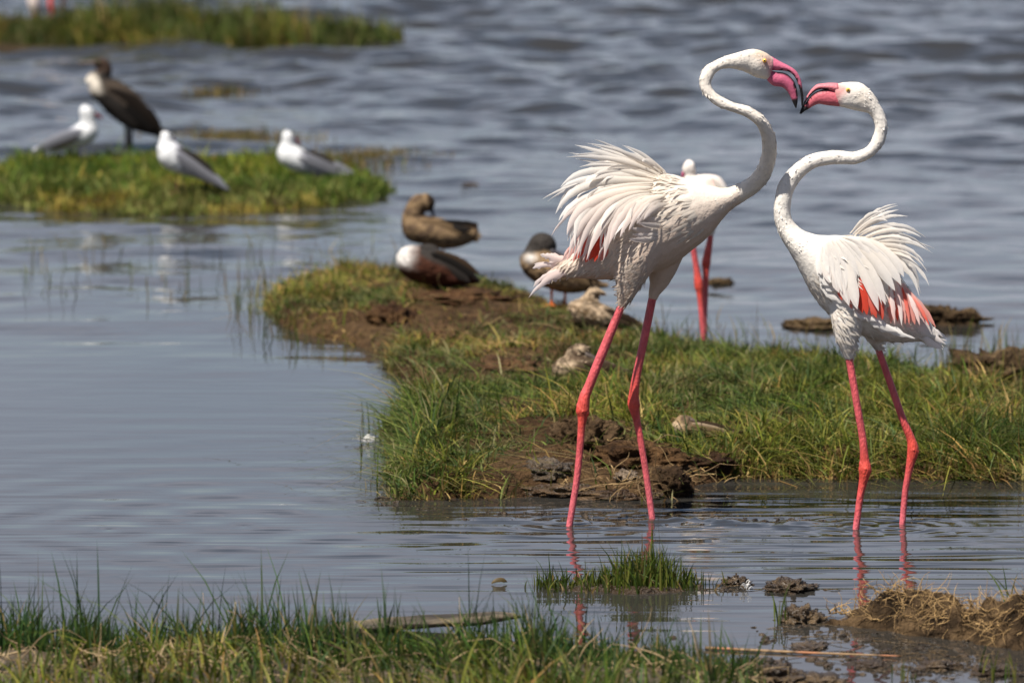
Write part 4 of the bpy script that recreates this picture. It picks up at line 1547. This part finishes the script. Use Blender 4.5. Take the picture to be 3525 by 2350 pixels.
for i, (g, a, b) in enumerate([(((1975, 630), (1985, 685), (1992, 724), 9), RED, RED), (((1990, 630), (2000, 692), (2012, 730), 9), SALMON, RED),
                               (((1965, 640), (1974, 692), (1980, 719), 9), RED, RED), (((1922, 640), (1926, 664), (1934, 690), 6), SALMON, RED), (((2012, 650), (2022, 700), (2028, 734), 8), SALMON, RED),
                               (((2060, 662), (2068, 705), (2070, 746), 5), PINKW, WHITE), (((2085, 672), (2102, 710), (2112, 748), 5), WHITE, PINKW), (((2072, 660), (2085, 705), (2090, 746), 4), RED, SALMON),
                               (((2098, 682), (2120, 715), (2136, 750), 4), SALMON, RED), (((2045, 655), (2050, 700), (2056, 742), 5), WHITE, PINKW)]):
    add_feather(bB, YB, g, -0.088 + 0.014 * (i > 4), -0.1 + 0.006 * (i > 4), a, b, name='covert_feather', seed=620 + i, pointed=0.4, jig=1.5)
for i, g in enumerate([((2105, 762), (2135, 785), (2166, 802), 7), ((2110, 755), (2145, 772), (2172, 790), 6), ((2105, 768), (2130, 790), (2158, 801), 6), ((2120, 748), (2150, 760), (2173, 776), 6),
                       ((2110, 760), (2140, 778), (2168, 797), 6), ((2100, 765), (2140, 775), (2175, 782), 5)]):
    add_feather(bB, YB, g, -0.03 + 0.012 * i, -0.03 + 0.012 * i, WHITE, WHITE * 0.8 + PINKW * 0.2, name='tail_feather', seed=650 + i, ragged=0.15)
for i, g in enumerate([((1885, 580), (1880, 610), (1890, 632), 8), ((1878, 600), (1885, 640), (1905, 655), 9), ((1880, 620), (1895, 655), (1925, 668), 9), ((1885, 650), (1905, 680), (1940, 694), 9),
                       ((1900, 670), (1930, 700), (1965, 712), 9), ((1915, 690), (1945, 715), (1990, 728), 9), ((1900, 590), (1900, 615), (1912, 640), 9), ((1935, 700), (1975, 725), (2030, 745), 9),
                       ((1960, 715), (2005, 740), (2065, 762), 10), ((1990, 735), (2040, 755), (2100, 775), 9)]):
    add_feather(bB, YB, g, -0.072, -0.094, WHITE * 0.95, WHITE, name='flank_feather', seed=680 + i, jig=3, ragged=0.2)
pB = to_px(VB)
selB = (pB[0] > 1850) & (pB[0] < 2110) & (pB[1] > 620) & (pB[1] < 815) & (NB[:, 1] < 0.3)
plumage_tufts(bB, VB, NB, selB, 1100, 0.022, 0.0028, lambda p: np.array([0.7, -0.1, -0.55]), lambda p: np.array([0.74, 0.68, 0.61]), 6, lift=0.07, mat=M_FEATH)
selB = (pB[0] > 1868) & (pB[0] < 2000) & (pB[1] > 535) & (pB[1] < 640) & (NB[:, 1] < 0.6)
plumage_tufts(bB, VB, NB, selB, 240, 0.055, 0.0048, lambda p: np.array([0.75, -0.05, -0.66]), lambda p: np.array([0.81, 0.75, 0.68]), 66, name='scapular_plumage', lift=-0.07, spread=0.08, mat=M_FEATH)

# ---- third flamingo standing behind
YC = float(ground(1617, 830)[1])
C_pairs = [(1566, 392, 1574, 402, 8), (1570, 376, 1590, 404, 15), (1582, 366, 1600, 390, 17), (1596, 376, 1592, 402, 16), (1592, 396, 1566, 412, 14), (1590, 402, 1562, 440, 22), (1600, 402, 1575, 475, 36), (1625, 400, 1605, 500, 46),
           (1650, 404, 1635, 505, 44), (1668, 424, 1655, 495, 30), (1680, 455, 1672, 482, 14), (1688, 470, 1684, 480, 5)]
C_thighs = [[(1605, 470, 30), (1596, 510, 18), (1592, 545, 9)], [(1632, 470, 30, 0.05), (1633, 510, 17, 0.05), (1632, 542, 8, 0.05)]]
C_legs = [([(1591, 535, 7), (1591, 560, 7), (1600, 617, 7), (1605, 655, 10.5), (1609, 690, 7), (1619, 820, 6)], 0.0, 3),
          ([(1632, 530, 7), (1631, 550, 7), (1624, 590, 9.5), (1622, 605, 10.5), (1621, 640, 7), (1616, 810, 6)], 0.05, 3)]


def C_col(px, py, V):
    c = np.tile(np.array([0.78, 0.70, 0.64]), (len(px), 1))
    g = np.exp(-((px - 1632) / 14) ** 2 - ((py - 418) / 10) ** 2)[:, None]
    return c * (1 - 0.7 * g) + SALMON * 0.7 * g


bC, VC, NC = flamingo('flamingo', 'distant blurred flamingo standing behind the left one, neck folded', YC, C_pairs, C_thighs, C_legs, None, None, None, C_col, FG, 0.006)
bill_part(bC, 'bill', [(1570, 388, 1574, 400, 7), (1566, 396, 1571, 405, 5), (1565, 404, 1568, 409, 3), (1566, 410, 1567, 412, 1)], YC, lambda px, py: np.tile(BILLPINK, (len(px), 1)))
for i in range(6):
    g = ((1635 + i * 3, 410 + i * 8), (1660, 430 + i * 8), (1682 - i, 455 + i * 6), 9)
    add_feather(bC, YC, g, -0.07, -0.07, CREAM, WHITE, seed=700 + i)

# ---- fourth flamingo, far off and cut by the top of the frame, neck lowered
YD = float(ground(110, 60)[1])
D_pairs = [(76, 30, 82, 34, 5), (68, 22, 88, 28, 8), (64, 10, 92, 12, 12), (64, -5, 92, -5, 12), (66, -30, 92, -28, 11), (72, -60, 98, -56, 13), (84, -90, 114, -66, 22), (110, -110, 130, -50, 32), (140, -112, 150, -46, 34),
           (170, -100, 175, -52, 26), (195, -80, 198, -60, 12), (210, -68, 210, -62, 4)]
D_thighs = [[(130, -60, 20), (122, -38, 11), (118, -22, 5)], [(150, -60, 20, 0.1), (148, -38, 11, 0.1), (146, -20, 5, 0.1)]]
D_legs = [([(119, -28, 5), (118, -12, 5), (116, 8, 6.5), (119, 30, 4.5), (118, 62, 4)], 0.0, 2), ([(147, -28, 4), (146, -8, 4), (143, 10, 5), (146, 30, 4), (145, 62, 4)], 0.1, 2)]
bD, VD, ND = flamingo('flamingo', 'far pale pink flamingo cut off by top left corner of frame, neck lowered', YD, D_pairs, D_thighs, D_legs, None, None, None,
                      lambda px, py, V: np.tile(np.array([0.80, 0.66, 0.60]), (len(px), 1)), FG, 0.008)
bill_part(bD, 'bill', [(72, 26, 84, 30, 6), (74, 36, 84, 36, 5), (78, 44, 84, 42, 3), (82, 47, 85, 46, 1)], YD, lambda px, py: np.tile(BILLPINK, (len(px), 1)))


# ------------------------------------------------------------------ smaller birds
def bird(name, label, cat, Y, base, parts, colfn, mat, group, voxel=0.005, iters=5):
    b = at(base[0], base[1], Y)
    t = thing(name, tuple(float(q) for q in b), label, cat, group)
    V, N, Fc = remesh(parts, voxel, iters)
    V = V + N * (0.0018 * fbm(V, 60, 2, 9))[:, None]
    px, py = to_px(V)
    mesh_obj('body', V, Fc, mat, parent=t, col=colfn(px, py, V))
    return t, V, N


def small_part(t, name, V, Fc, mat, col):
    return mesh_obj(name, V, Fc, mat, parent=t, col=np.array(col))


def wing(t, Y, guides, dy, cols, name='wing_feather', w=1.0, seed=0, mat=None):
    for i, g in enumerate(guides):
        c = np.array(cols[i % len(cols)])
        o = add_feather(t, Y, (g[0], g[1], g[2], g[3] * w), dy, dy * 1.02 - 0.002 * (1 if dy < 0 else -1), c, c * 0.9, name=name, seed=seed + i, ragged=0.08, pointed=0.6)
        if mat: o.data.materials[0] = mat


def legs2(t, Y, ls, r, col):
    for x0, y0, x1, y1, dy in ls:
        V, Fc = tube([at(x0, y0, Y + dy), at((x0 + x1) / 2, (y0 + y1) / 2, Y + dy), at(x1, y1, Y + dy)], [r, r * 0.9, r], 10, 8)
        small_part(t, 'leg', V, Fc, M_SKIN, col)
        s = Y / F
        p = at(x1, y1, Y + dy)
        parts = [tube([p, p + np.array([q, -0.02, -0.002])], [r, r * 0.5], 4, 6) for q in (-0.035, -0.015, 0.012)]
        V, Fc = merge(parts)
        small_part(t, 'foot', V, Fc, M_SKIN, col)


DG = 'ducks resting on the bank'
TAN = np.array([0.19, 0.125, 0.068])
BRN = np.array([0.065, 0.042, 0.026])
BLK = np.array([0.02, 0.017, 0.015])
PALE = np.array([0.34, 0.25, 0.165])
WHT = np.array([0.60, 0.56, 0.52])


def mottled(base, alt, sc, seed):
    def f(px, py, V):
        n = smooth(fbm(V, sc, 3, seed), -0.25, 0.3)[:, None]
        return base * (1 - n) + alt * n
    return f


# preening teal at the back
Y1 = float(BANK.surf(1010, 628)[1])
prs = [(922, 508, 923, 530, 10), (938, 492, 938, 552, 34), (970, 494, 975, 562, 44), (1006, 499, 1010, 571, 46), (1040, 509, 1040, 571, 40), (1070, 518, 1075, 561, 26), (1098, 522, 1102, 546, 10)]


def c1(px, py, V):
    c = mottled(TAN, BRN * 1.4, 45, 1)(px, py, V)
    hd = ((px > 982) & (py < 500))[:, None] * 1.0
    c = c * (1 - hd) + BRN * 0.55 * hd
    return c


d1, V1, N1 = bird('duck', 'tan brown duck standing at the back of the group, preening with head turned back', 'duck', Y1, (1010, 610),
                  [pair_sweep(prs, Y1, 50, 18), tube_px([(944, 515, 24), (950, 490, 24), (960, 470, 22), (974, 460, 19)], Y1, 20, 14), ellipsoid_px(979, 465, 22, 20, 18, Y1, -1.2)], c1, M_BIRD, DG)
v, f = pair_sweep([(978, 472, 992, 468, 8), (984, 482, 997, 480, 6), (990, 492, 1000, 494, 6), (996, 502, 1002, 502, 3)], Y1, 12, 10)
small_part(d1, 'bill', v, f, M_BILL, (0.10, 0.11, 0.13))
wing(d1, Y1, [((960, 510), (1010, 512), (1060, 540), 13), ((965, 525), (1010, 530), (1050, 548), 12), ((1000, 508), (1050, 512), (1100, 514), 6), ((990, 520), (1040, 525), (1085, 528), 9), ((970, 540), (1010, 550), (1045, 556), 9)], -0.055,
     [TAN * 1.1, BRN, BLK, BLK * 1.5, TAN], seed=800)
wing(d1, Y1, [((1060, 530), (1085, 535), (1106, 545), 8), ((1060, 540), (1085, 545), (1100, 552), 8), ((1055, 525), (1080, 522), (1098, 516), 7)], -0.015, [PALE, TAN, BRN], name='tail_feather', seed=810)
legs2(d1, Y1, [(1000, 565, 998, 606, -0.02), (1018, 567, 1018, 606, 0.02)], 0.004, (0.35, 0.10, 0.03))

# white-breasted duck lying in front
Y2 = float(BANK.surf(1000, 662)[1])
prs = [(909, 590, 911, 608, 10), (926, 568, 925, 630, 36), (955, 563, 955, 648, 48), (1000, 570, 1005, 658, 50), (1045, 590, 1045, 657, 42), (1080, 617, 1085, 652, 24), (1102, 640, 1105, 648, 8)]


def c2(px, py, V):
    n = 6 * fbm(V, 30, 2, 3)
    w = (smooth(px + 2 * n, 968, 925) * smooth(py + 2 * n, 625, 592))[:, None]
    c = np.array([0.055, 0.02, 0.011]) * (1 - w) + WHT * w
    b = (smooth(py - 0.45 * (px - 980) + n, 600, 585) * (px > 965))[:, None]
    return c * (1 - b) + BLK * 1.5 * b


d2, V2, N2 = bird('duck', 'duck with bright white breast and dark chestnut flank, lying in front of the preening one', 'duck', Y2, (1000, 658),
                  [pair_sweep(prs, Y2, 50, 18), ellipsoid_px(986, 572, 24, 13, 18, Y2 + 0.03, -0.1)], c2, M_BIRD, DG)
wing(d2, Y2, [((990, 582), (1040, 595), (1095, 640), 11), ((985, 595), (1030, 610), (1080, 648), 11), ((1000, 578), (1050, 590), (1104, 632), 8), ((980, 610), (1010, 620), (1050, 645), 10)], -0.062,
     [BLK, BLK * 2, BRN, np.array([0.08, 0.03, 0.02])], seed=820)

# dark-headed standing duck behind left flamingo tail
Y3 = float(BANK.surf(1280, 706)[1])
prs = [(1192, 590, 1195, 612, 10), (1212, 574, 1212, 636, 34), (1250, 570, 1250, 660, 46), (1300, 586, 1300, 673, 48), (1345, 615, 1345, 670, 36), (1375, 642, 1378, 662, 16), (1398, 652, 1398, 660, 6)]


def c3(px, py, V):
    c = mottled(TAN * 1.25, BRN, 40, 5)(px, py, V)
    h = smooth(py - 0.25 * np.abs(px - 1248), 578, 570)[:, None]
    c = c * (1 - h) + BLK * 1.9 * h
    w = np.exp(-((px - 1218) / 14) ** 2 - ((py - 592) / 9) ** 2)[:, None]
    return c * (1 - w) + WHT * w


d3, V3, N3 = bird('duck', 'dark headed duck standing on orange legs behind the left flamingo tail', 'duck', Y3, (1280, 702),
                  [pair_sweep(prs, Y3, 50, 18), ellipsoid_px(1246, 564, 33, 31, 27, Y3, 0.0), tube_px([(1225, 590, 26), (1232, 572, 24)], Y3, 8, 12)], c3, M_BIRD, DG)
v, f = pair_sweep([(1266, 568, 1262, 584, 9), (1284, 578, 1280, 590, 8), (1302, 588, 1300, 596, 8), (1308, 594, 1307, 597, 4)], Y3, 12, 10, dy=-0.02)
small_part(d3, 'bill', v, f, M_BILL, (0.05, 0.045, 0.05))
wing(d3, Y3, [((1270, 590), (1320, 605), (1378, 650), 12), ((1265, 605), (1310, 622), (1355, 655), 12), ((1250, 615), (1290, 635), (1330, 658), 12)], -0.06, [BRN, TAN, BRN * 1.4], seed=840)
legs2(d3, Y3, [(1267, 664, 1267, 700, -0.02), (1298, 668, 1298, 700, 0.02)], 0.005, (0.62, 0.14, 0.03))

# pale ruffled duck
Y4 = float(BANK.surf(1350, 752)[1])
prs = [(1305, 697, 1308, 716, 10), (1322, 688, 1322, 738, 30), (1352, 685, 1352, 750, 40), (1385, 698, 1385, 753, 38), (1418, 712, 1418, 750, 26), (1452, 728, 1452, 750, 14), (1476, 742, 1476, 751, 5)]


def c4(px, py, V):
    c = mottled(PALE * 1.1, TAN * 0.7, 34, 7)(px, py, V)
    k = smooth(px, 1395, 1420)[:, None]
    return c * (1 - k) + BRN * 0.7 * k


d4, V4, N4 = bird('duck', 'pale fluffed up duck with raised head, beside left flamingo nearer leg', 'duck', Y4, (1350, 752),
                  [pair_sweep(prs, Y4, 50, 18), tube_px([(1345, 700, 20), (1355, 684, 16), (1362, 674, 14)], Y4, 10, 12), ellipsoid_px(1365, 671, 17, 14, 13, Y4)], c4, M_BIRD, DG)
plumage_tufts(d4, V4, N4, NC[:0].shape[0] == 0 and (V4[:, 0] < 1e9), 420, 0.02, 0.004, lambda p: np.array([0.7, 0, -0.5]), lambda p: PALE * random.choice([0.45, 0.8, 1.2]), 9, lift=0.2, mat=M_BIRD)
v, f = pair_sweep([(1376, 668, 1374, 680, 6), (1386, 672, 1385, 679, 6), (1394, 676, 1394, 678, 3)], Y4, 10, 8)
small_part(d4, 'bill', v, f, M_BILL, (0.3, 0.16, 0.10))
wing(d4, Y4, [((1385, 712), (1425, 722), (1470, 746), 9), ((1380, 725), (1415, 735), (1450, 748), 9)], -0.04, [BRN * 0.6, BRN], seed=850)

# mottled duck asleep in the grass
Y5 = float(BANK.surf(1320, 872)[1])
prs = [(1267, 843, 1270, 858, 10), (1280, 826, 1282, 868, 30), (1310, 814, 1310, 876, 42), (1350, 812, 1350, 877, 44), (1395, 828, 1398, 876, 34), (1425, 842, 1430, 868, 20), (1448, 850, 1450, 858, 6)]


def c5(px, py, V):
    c = mottled(PALE * 0.95, BRN * 1.1, 38, 12)(px, py, V)
    k = (smooth(px + 0.4 * (py - 800), 1335, 1352))[:, None] * 0.8
    return c * (1 - k) + BRN * 0.8 * k


d5, V5, N5 = bird('duck', 'mottled brown duck asleep in grass left of left flamingo nearer leg', 'duck', Y5, (1320, 874),
                  [pair_sweep(prs, Y5, 50, 18), ellipsoid_px(1328, 810, 30, 22, 24, Y5, 0.25)], c5, M_BIRD, DG)
plumage_tufts(d5, V5, N5, V5[:, 0] < 1e9, 200, 0.018, 0.0035, lambda p: np.array([0.8, 0, -0.3]), lambda p: (PALE * random.choice([0.3, 0.6, 1.0])), 19, lift=0.06, mat=M_BIRD)
v, f = pair_sweep([(1345, 806, 1342, 820, 8), (1358, 812, 1355, 824, 8), (1370, 822, 1368, 828, 6), (1376, 827, 1375, 829, 3)], Y5, 10, 8, dy=-0.02)
small_part(d5, 'bill', v, f, M_BILL, (0.09, 0.07, 0.06))
wing(d5, Y5, [((1340, 835), (1385, 842), (1440, 856), 11), ((1335, 848), (1380, 855), (1420, 864), 11)], -0.06, [BRN, BRN * 0.7], seed=860)

# little duck asleep at the bank edge
Y6 = float(BANK.surf(1600, 1004)[1])
prs = [(1542, 972, 1543, 986, 8), (1555, 966, 1555, 1000, 24), (1590, 966, 1590, 1008, 34), (1630, 972, 1630, 1008, 32), (1665, 983, 1668, 1004, 20), (1700, 986, 1702, 998, 10), (1724, 987, 1724, 992, 4)]


def c6(px, py, V):
    c = mottled(TAN * 1.2, BRN * 1.3, 42, 14)(px, py, V)
    w = np.exp(-((px - 1553) / 13) ** 2 - ((py - 980) / 12) ** 2)[:, None]
    c = c * (1 - w) + PALE * 1.5 * w
    k = np.exp(-((px - 1590) / 9) ** 2 - ((py - 961) / 8) ** 2)[:, None]
    return c * (1 - k) + BLK * 2 * k


d6, V6, N6 = bird('duck', 'small buff duck curled asleep at bank edge, right of left flamingo legs', 'duck', Y6, (1600, 1004),
                  [pair_sweep(prs, Y6, 50, 18), ellipsoid_px(1572, 964, 21, 12, 15, Y6, 0.0)], c6, M_BIRD, DG, voxel=0.004)
v, f = pair_sweep([(1586, 958, 1585, 968, 6), (1598, 963, 1597, 971, 6), (1610, 968, 1610, 972, 4)], Y6, 10, 8, dy=-0.01)
small_part(d6, 'bill', v, f, M_BILL, (0.10, 0.07, 0.055))
wing(d6, Y6, [((1590, 972), (1630, 975), (1673, 990), 5), ((1585, 978), (1625, 985), (1665, 996), 7), ((1600, 966), (1640, 975), (1690, 988), 5), ((1580, 985), (1615, 994), (1650, 1002), 7)], -0.04,
     [PALE * 1.5, TAN, BRN, TAN * 1.2], seed=870)

# ---- gulls and cormorant on the islet
GG = 'gulls on the islet'
GREY = np.array([0.30, 0.30, 0.33])
GW = np.array([0.78, 0.78, 0.78])


def gull(label, Ypx, base, parts, wingc, bill, eye, wings, legs, side):
    Y = float(ISLET.surf(*Ypx)[1])
    ps = [tube_px(p, Y, 30, 16) for p in parts(Y)]

    def cf(px, py, V):
        k = wingc(px, py)[:, None]
        return GW * (1 - k) + GREY * 1.5 * k
    t, V, N = bird('gull', label, 'gull', Y, base, ps, cf, M_GULL, GG, voxel=0.006)
    v, f = tube_px(bill, Y, 10, 8)
    small_part(t, 'bill', v, f, M_BILL, (0.12, 0.02, 0.02))
    v, f = ellipsoid_px(eye[0], eye[1], 3, 3, 3, Y - eye[2] * Y / F)
    small_part(t, 'eye', v, f, M_EYE, (0.02, 0.02, 0.02))
    wing(t, Y, wings, -0.055, [GREY, GREY * 0.6, BLK * 2, GREY * 0.8], seed=900 + int(base[0]))
    wing(t, Y, wings, 0.055, [GREY, GREY * 0.6, BLK * 2], seed=950 + int(base[0]))
    if legs:
        legs2(t, Y, legs, 0.0035, (0.16, 0.05, 0.035))
    return t


gull('gull facing right and bending forward, in front of the cormorant', (170, 372), (170, 362),
     lambda Y: [[(222, 296, 14), (205, 302, 25), (180, 312, 25), (150, 324, 19), (112, 336, 12), (75, 347, 6)], [(205, 300, 22), (203, 275, 18), (201, 256, 19), (206, 246, 12)]],
     lambda px, py: smooth(px, 185, 165) * smooth(py + 0.3 * px, 385, 365), [(216, 262, 5), (226, 267, 4), (236, 273, 2)], (213, 255, 15),
     [((190, 298), (140, 308), (80, 344), 9), ((185, 308), (140, 322), (85, 347), 8), ((180, 318), (145, 328), (110, 342), 6)], [(165, 330, 165, 362, -0.02), (180, 330, 182, 362, 0.02)], 1)
gull('gull with head turned back, standing nearest on the islet beside the cormorant tail', (413, 452), (413, 444),
     lambda Y: [[(368, 335, 12), (384, 348, 29), (405, 366, 30), (440, 386, 21), (480, 408, 12), (524, 436, 4)], [(384, 342, 25), (383, 322, 17), (384, 310, 15), (386, 304, 10)]],
     lambda px, py: smooth(px - 0.2 * py, 325, 345), [(392, 312, 4), (398, 320, 4), (402, 330, 2)], (390, 308, 13),
     [((405, 345), (450, 375), (528, 437), 10), ((402, 358), (445, 385), (510, 428), 10), ((410, 340), (455, 362), (500, 410), 9)], [(407, 395, 407, 442, -0.02), (420, 398, 420, 442, 0.02)], -1)
gull('gull sitting low with head turned back, at the right of the islet', (700, 412), (700, 406),
     lambda Y: [[(640, 345, 12), (658, 354, 26), (690, 371, 27), (730, 388, 18), (765, 397, 10), (800, 402, 4)], [(660, 350, 24), (662, 328, 16), (664, 311, 16), (668, 304, 10)]],
     lambda px, py: smooth(px, 680, 705) * 1.0, [(674, 314, 4), (682, 324, 4), (690, 332, 2)], (672, 308, 13),
     [((690, 350), (735, 368), (818, 399), 9), ((685, 362), (730, 380), (795, 404), 9), ((700, 345), (740, 360), (790, 392), 8)], None, -1)

YK = float(ISLET.surf(294, 350)[1])


def ck(px, py, V):
    w = (smooth(px - 0.3 * (py - 190), 238, 218) * smooth(py, 162, 178) * smooth(py, 225, 203))[:, None]
    sh = (smooth(py, 212, 238) * 0 + smooth(py - 0.75 * (px - 250), 225, 205) * smooth(px, 225, 250) * (py > 185))[:, None]
    c = BLK * 1.1 * np.ones((len(px), 1))
    c = c * (1 - 0.8 * sh) + np.array([0.06, 0.044, 0.032]) * 0.8 * sh
    c = c * (1 - w) + np.array([0.56, 0.50, 0.42]) * w
    h = smooth(py, 172, 160)[:, None]
    return c * (1 - h) + np.array([0.045, 0.028, 0.02]) * h


dk, VK, NK = bird('cormorant', 'dark brown cormorant with white breast standing tall among the gulls', 'cormorant', YK, (294, 345),
                  [tube_px([(205, 192, 12), (218, 196, 25), (250, 213, 36), (284, 240, 41), (314, 266, 35), (345, 289, 23), (370, 308, 8)], YK, 40, 18),
                   tube_px([(217, 196, 24), (222, 184, 22), (238, 172, 17), (244, 158, 14), (238, 147, 14)], YK, 24, 14), ellipsoid_px(232, 146, 20, 13, 12, YK, 0.05)], ck, M_BIRD, None, voxel=0.006)
v, f = tube_px([(218, 145, 6), (205, 145, 4), (190, 145, 3), (181, 146, 2.5)], YK, 12, 8)
small_part(dk, 'bill', v, f, M_BILL, (0.09, 0.07, 0.065))
v, f = ellipsoid_px(225, 142, 2.5, 2.5, 2.5, YK - 11 * YK / F)
small_part(dk, 'eye', v, f, M_EYE, (0.02, 0.08, 0.03))
wing(dk, YK, [((250, 205), (310, 230), (372, 300), 16), ((250, 225), (300, 250), (350, 300), 16), ((245, 235), (285, 260), (320, 290), 14)], -0.075, [np.array([0.018, 0.013, 0.010]), BLK * 0.6, BLK * 1.2], seed=980)
wing(dk, YK, [((250, 205), (310, 230), (372, 300), 16), ((250, 225), (300, 250), (350, 300), 16)], 0.075, [np.array([0.018, 0.013, 0.010]), BLK * 0.6], seed=985)
wing(dk, YK, [((340, 285), (358, 298), (368, 316), 9), ((345, 282), (362, 293), (376, 306), 8)], 0.0, [BLK, BLK * 1.2], name='tail_feather', seed=990)
legs2(dk, YK, [(290, 285, 292, 342, -0.03), (302, 285, 300, 342, 0.03)], 0.011, (0.02, 0.018, 0.016))


# ------------------------------------------------------------------ loose feathers and leaf on the water
def down_feather(px, py, w, label, seed, white=0.75):
    g = ground(px, py)
    r = np.random.default_rng(seed)
    parts, cols = [], []
    k = 0
    V_, F_, C_ = [], [], []
    for i in range(14):
        a = r.uniform(-0.5, 0.5) + (math.pi if r.random() < 0.5 else 0)
        L = w * r.uniform(0.4, 1.0)
        root = g + np.array([r.normal(0, w * 0.25), r.normal(0, 0.03), 0.004])
        tip = root + np.array([math.cos(a) * L, math.sin(a) * L * 0.6, r.uniform(0.0, 0.02)])
        v, f, t = feather_mesh(root, (root + tip) / 2 + [0, 0, 0.012], tip, w * 0.13, r.uniform(0.8, 1.6), 0.3, seed + i)
        V_.append(v)
        F_ += [tuple(q + k for q in ff) for ff in f]
        k += len(v)
    o = mesh_obj('shed_feather', np.vstack(V_), F_, M_FEATH, col=np.array((white, white * 0.97, white * 0.93)))
    tag(o, label, 'feather')


down_feather(840, 1018, 0.042, 'white shed feathers floating at the left tip of the bank', 3)
down_feather(1713, 1352, 0.016, 'tiny white shed feather beside the small glistening mud clod', 4)


def floating_leaf():
    g = ground(1147, 1342)
    V, Fc, t = feather_mesh(g + [-0.02, 0, 0.003], g + [0, 0, 0.02], g + [0.02, 0.012, 0.004], 0.006, 0.4, 0.1, 5)
    o = mesh_obj('floating_leaf', V, Fc, M_STRAW, col=np.array((0.08, 0.055, 0.022)))
    tag(o, 'small curled brown leaf floating left of the water grass tuft', 'leaf')


floating_leaf()


def stem_bunch(px, py, n, h, spread, label, seed):
    r = np.random.default_rng(seed)
    g = ground(px, py)
    t = thing('grass_sprig', tuple(float(q) for q in g), label, 'grass')
    for i in range(n):
        root = g + np.array([r.normal(0, spread), r.normal(0, spread), -0.01])
        L = r.uniform(0.5, 1.1) * h
        dx = r.normal(0, 0.22) * L
        tip = root + np.array([dx, r.normal(0, 0.1) * L, L])
        v, f, tt = feather_mesh(root, (root + tip) / 2 + [-dx * 0.3, 0, 0.1 * L], tip, r.uniform(0.0014, 0.0024), r.normal(0, 0.5), 0.0, i, 0.3, 0.2)
        mesh_obj('blade', v, f, M_GRASS, parent=t, col=grass_cols(1, np.array([0.12]))[0])


stem_bunch(2345, 1420, 6, 0.11, 0.012, 'upright green sprig at right edge above root mound', 1)
stem_bunch(2312, 1395, 3, 0.11, 0.008, 'thin leaning sprig behind the root mound', 2)
stem_bunch(1790, 1432, 6, 0.12, 0.01, 'tall thin grass sprig left of the pointed mud clod', 3)
stem_bunch(2300, 1560, 12, 0.08, 0.03, 'short grass sprig in mud at bottom right', 4)
stem_bunch(2090, 1560, 8, 0.05, 0.02, 'short grass sprig at bottom edge below reed', 5)


def floating_debris():
    """crumbs of mud and bits of stem drifting in the shallows"""
    r = np.random.default_rng(77)
    Vs, Fs, Cs, k = [], [], [], 0
    V0, F0 = ico(2)
    zones = [(1680, 120, 1196, 5, 60), (1330, 110, 1186, 8, 40), (2050, 170, 1500, 30, 170), (1880, 90, 1440, 20, 50), (1700, 140, 1350, 8, 40),
             (900, 50, 1152, 8, 20), (2150, 130, 1545, 14, 90)]
    for cx, sx, cy, sy, n in zones:
        for i in range(n):
            g = ground(r.normal(cx, sx), r.normal(cy, sy))
            if r.random() < 0.75:
                a = r.uniform(0.002, 0.007) * (1.6 if r.random() < 0.12 else 1)
                W = V0 * (1 + 0.4 * fbm(V0 + r.uniform(0, 50), 1.6, 2, 3))[:, None] * [a * r.uniform(1, 2.2), a * 1.4, a * r.uniform(0.5, 1.0)] + g
                f = F0
                c = np.array([0.10, 0.065, 0.035]) * r.uniform(0.5, 1.4)
            else:
                L = r.uniform(0.015, 0.05)
                an = r.normal(0, 0.5)
                d = np.array([math.cos(an), math.sin(an), r.normal(0, 0.12)]) * L
                W, f = tube([g - d, g + [0, 0, 0.003], g + d], [0.0008, 0.0011, 0.0006], 6, 5)
                c = np.array([0.20, 0.13, 0.06]) * r.uniform(0.5, 1.3)
            Vs.append(W)
            Fs += [tuple(q + k for q in ff) for ff in f]
            Cs.append(np.tile(c, (len(W), 1)))
            k += len(W)
    o = mesh_obj('floating_debris', np.vstack(Vs), Fs, M_WETMUD, col=np.vstack(Cs))
    tag(o, 'crumbs of mud and bits of stem drifting on the shallow water', 'debris', kind='stuff')


floating_debris()
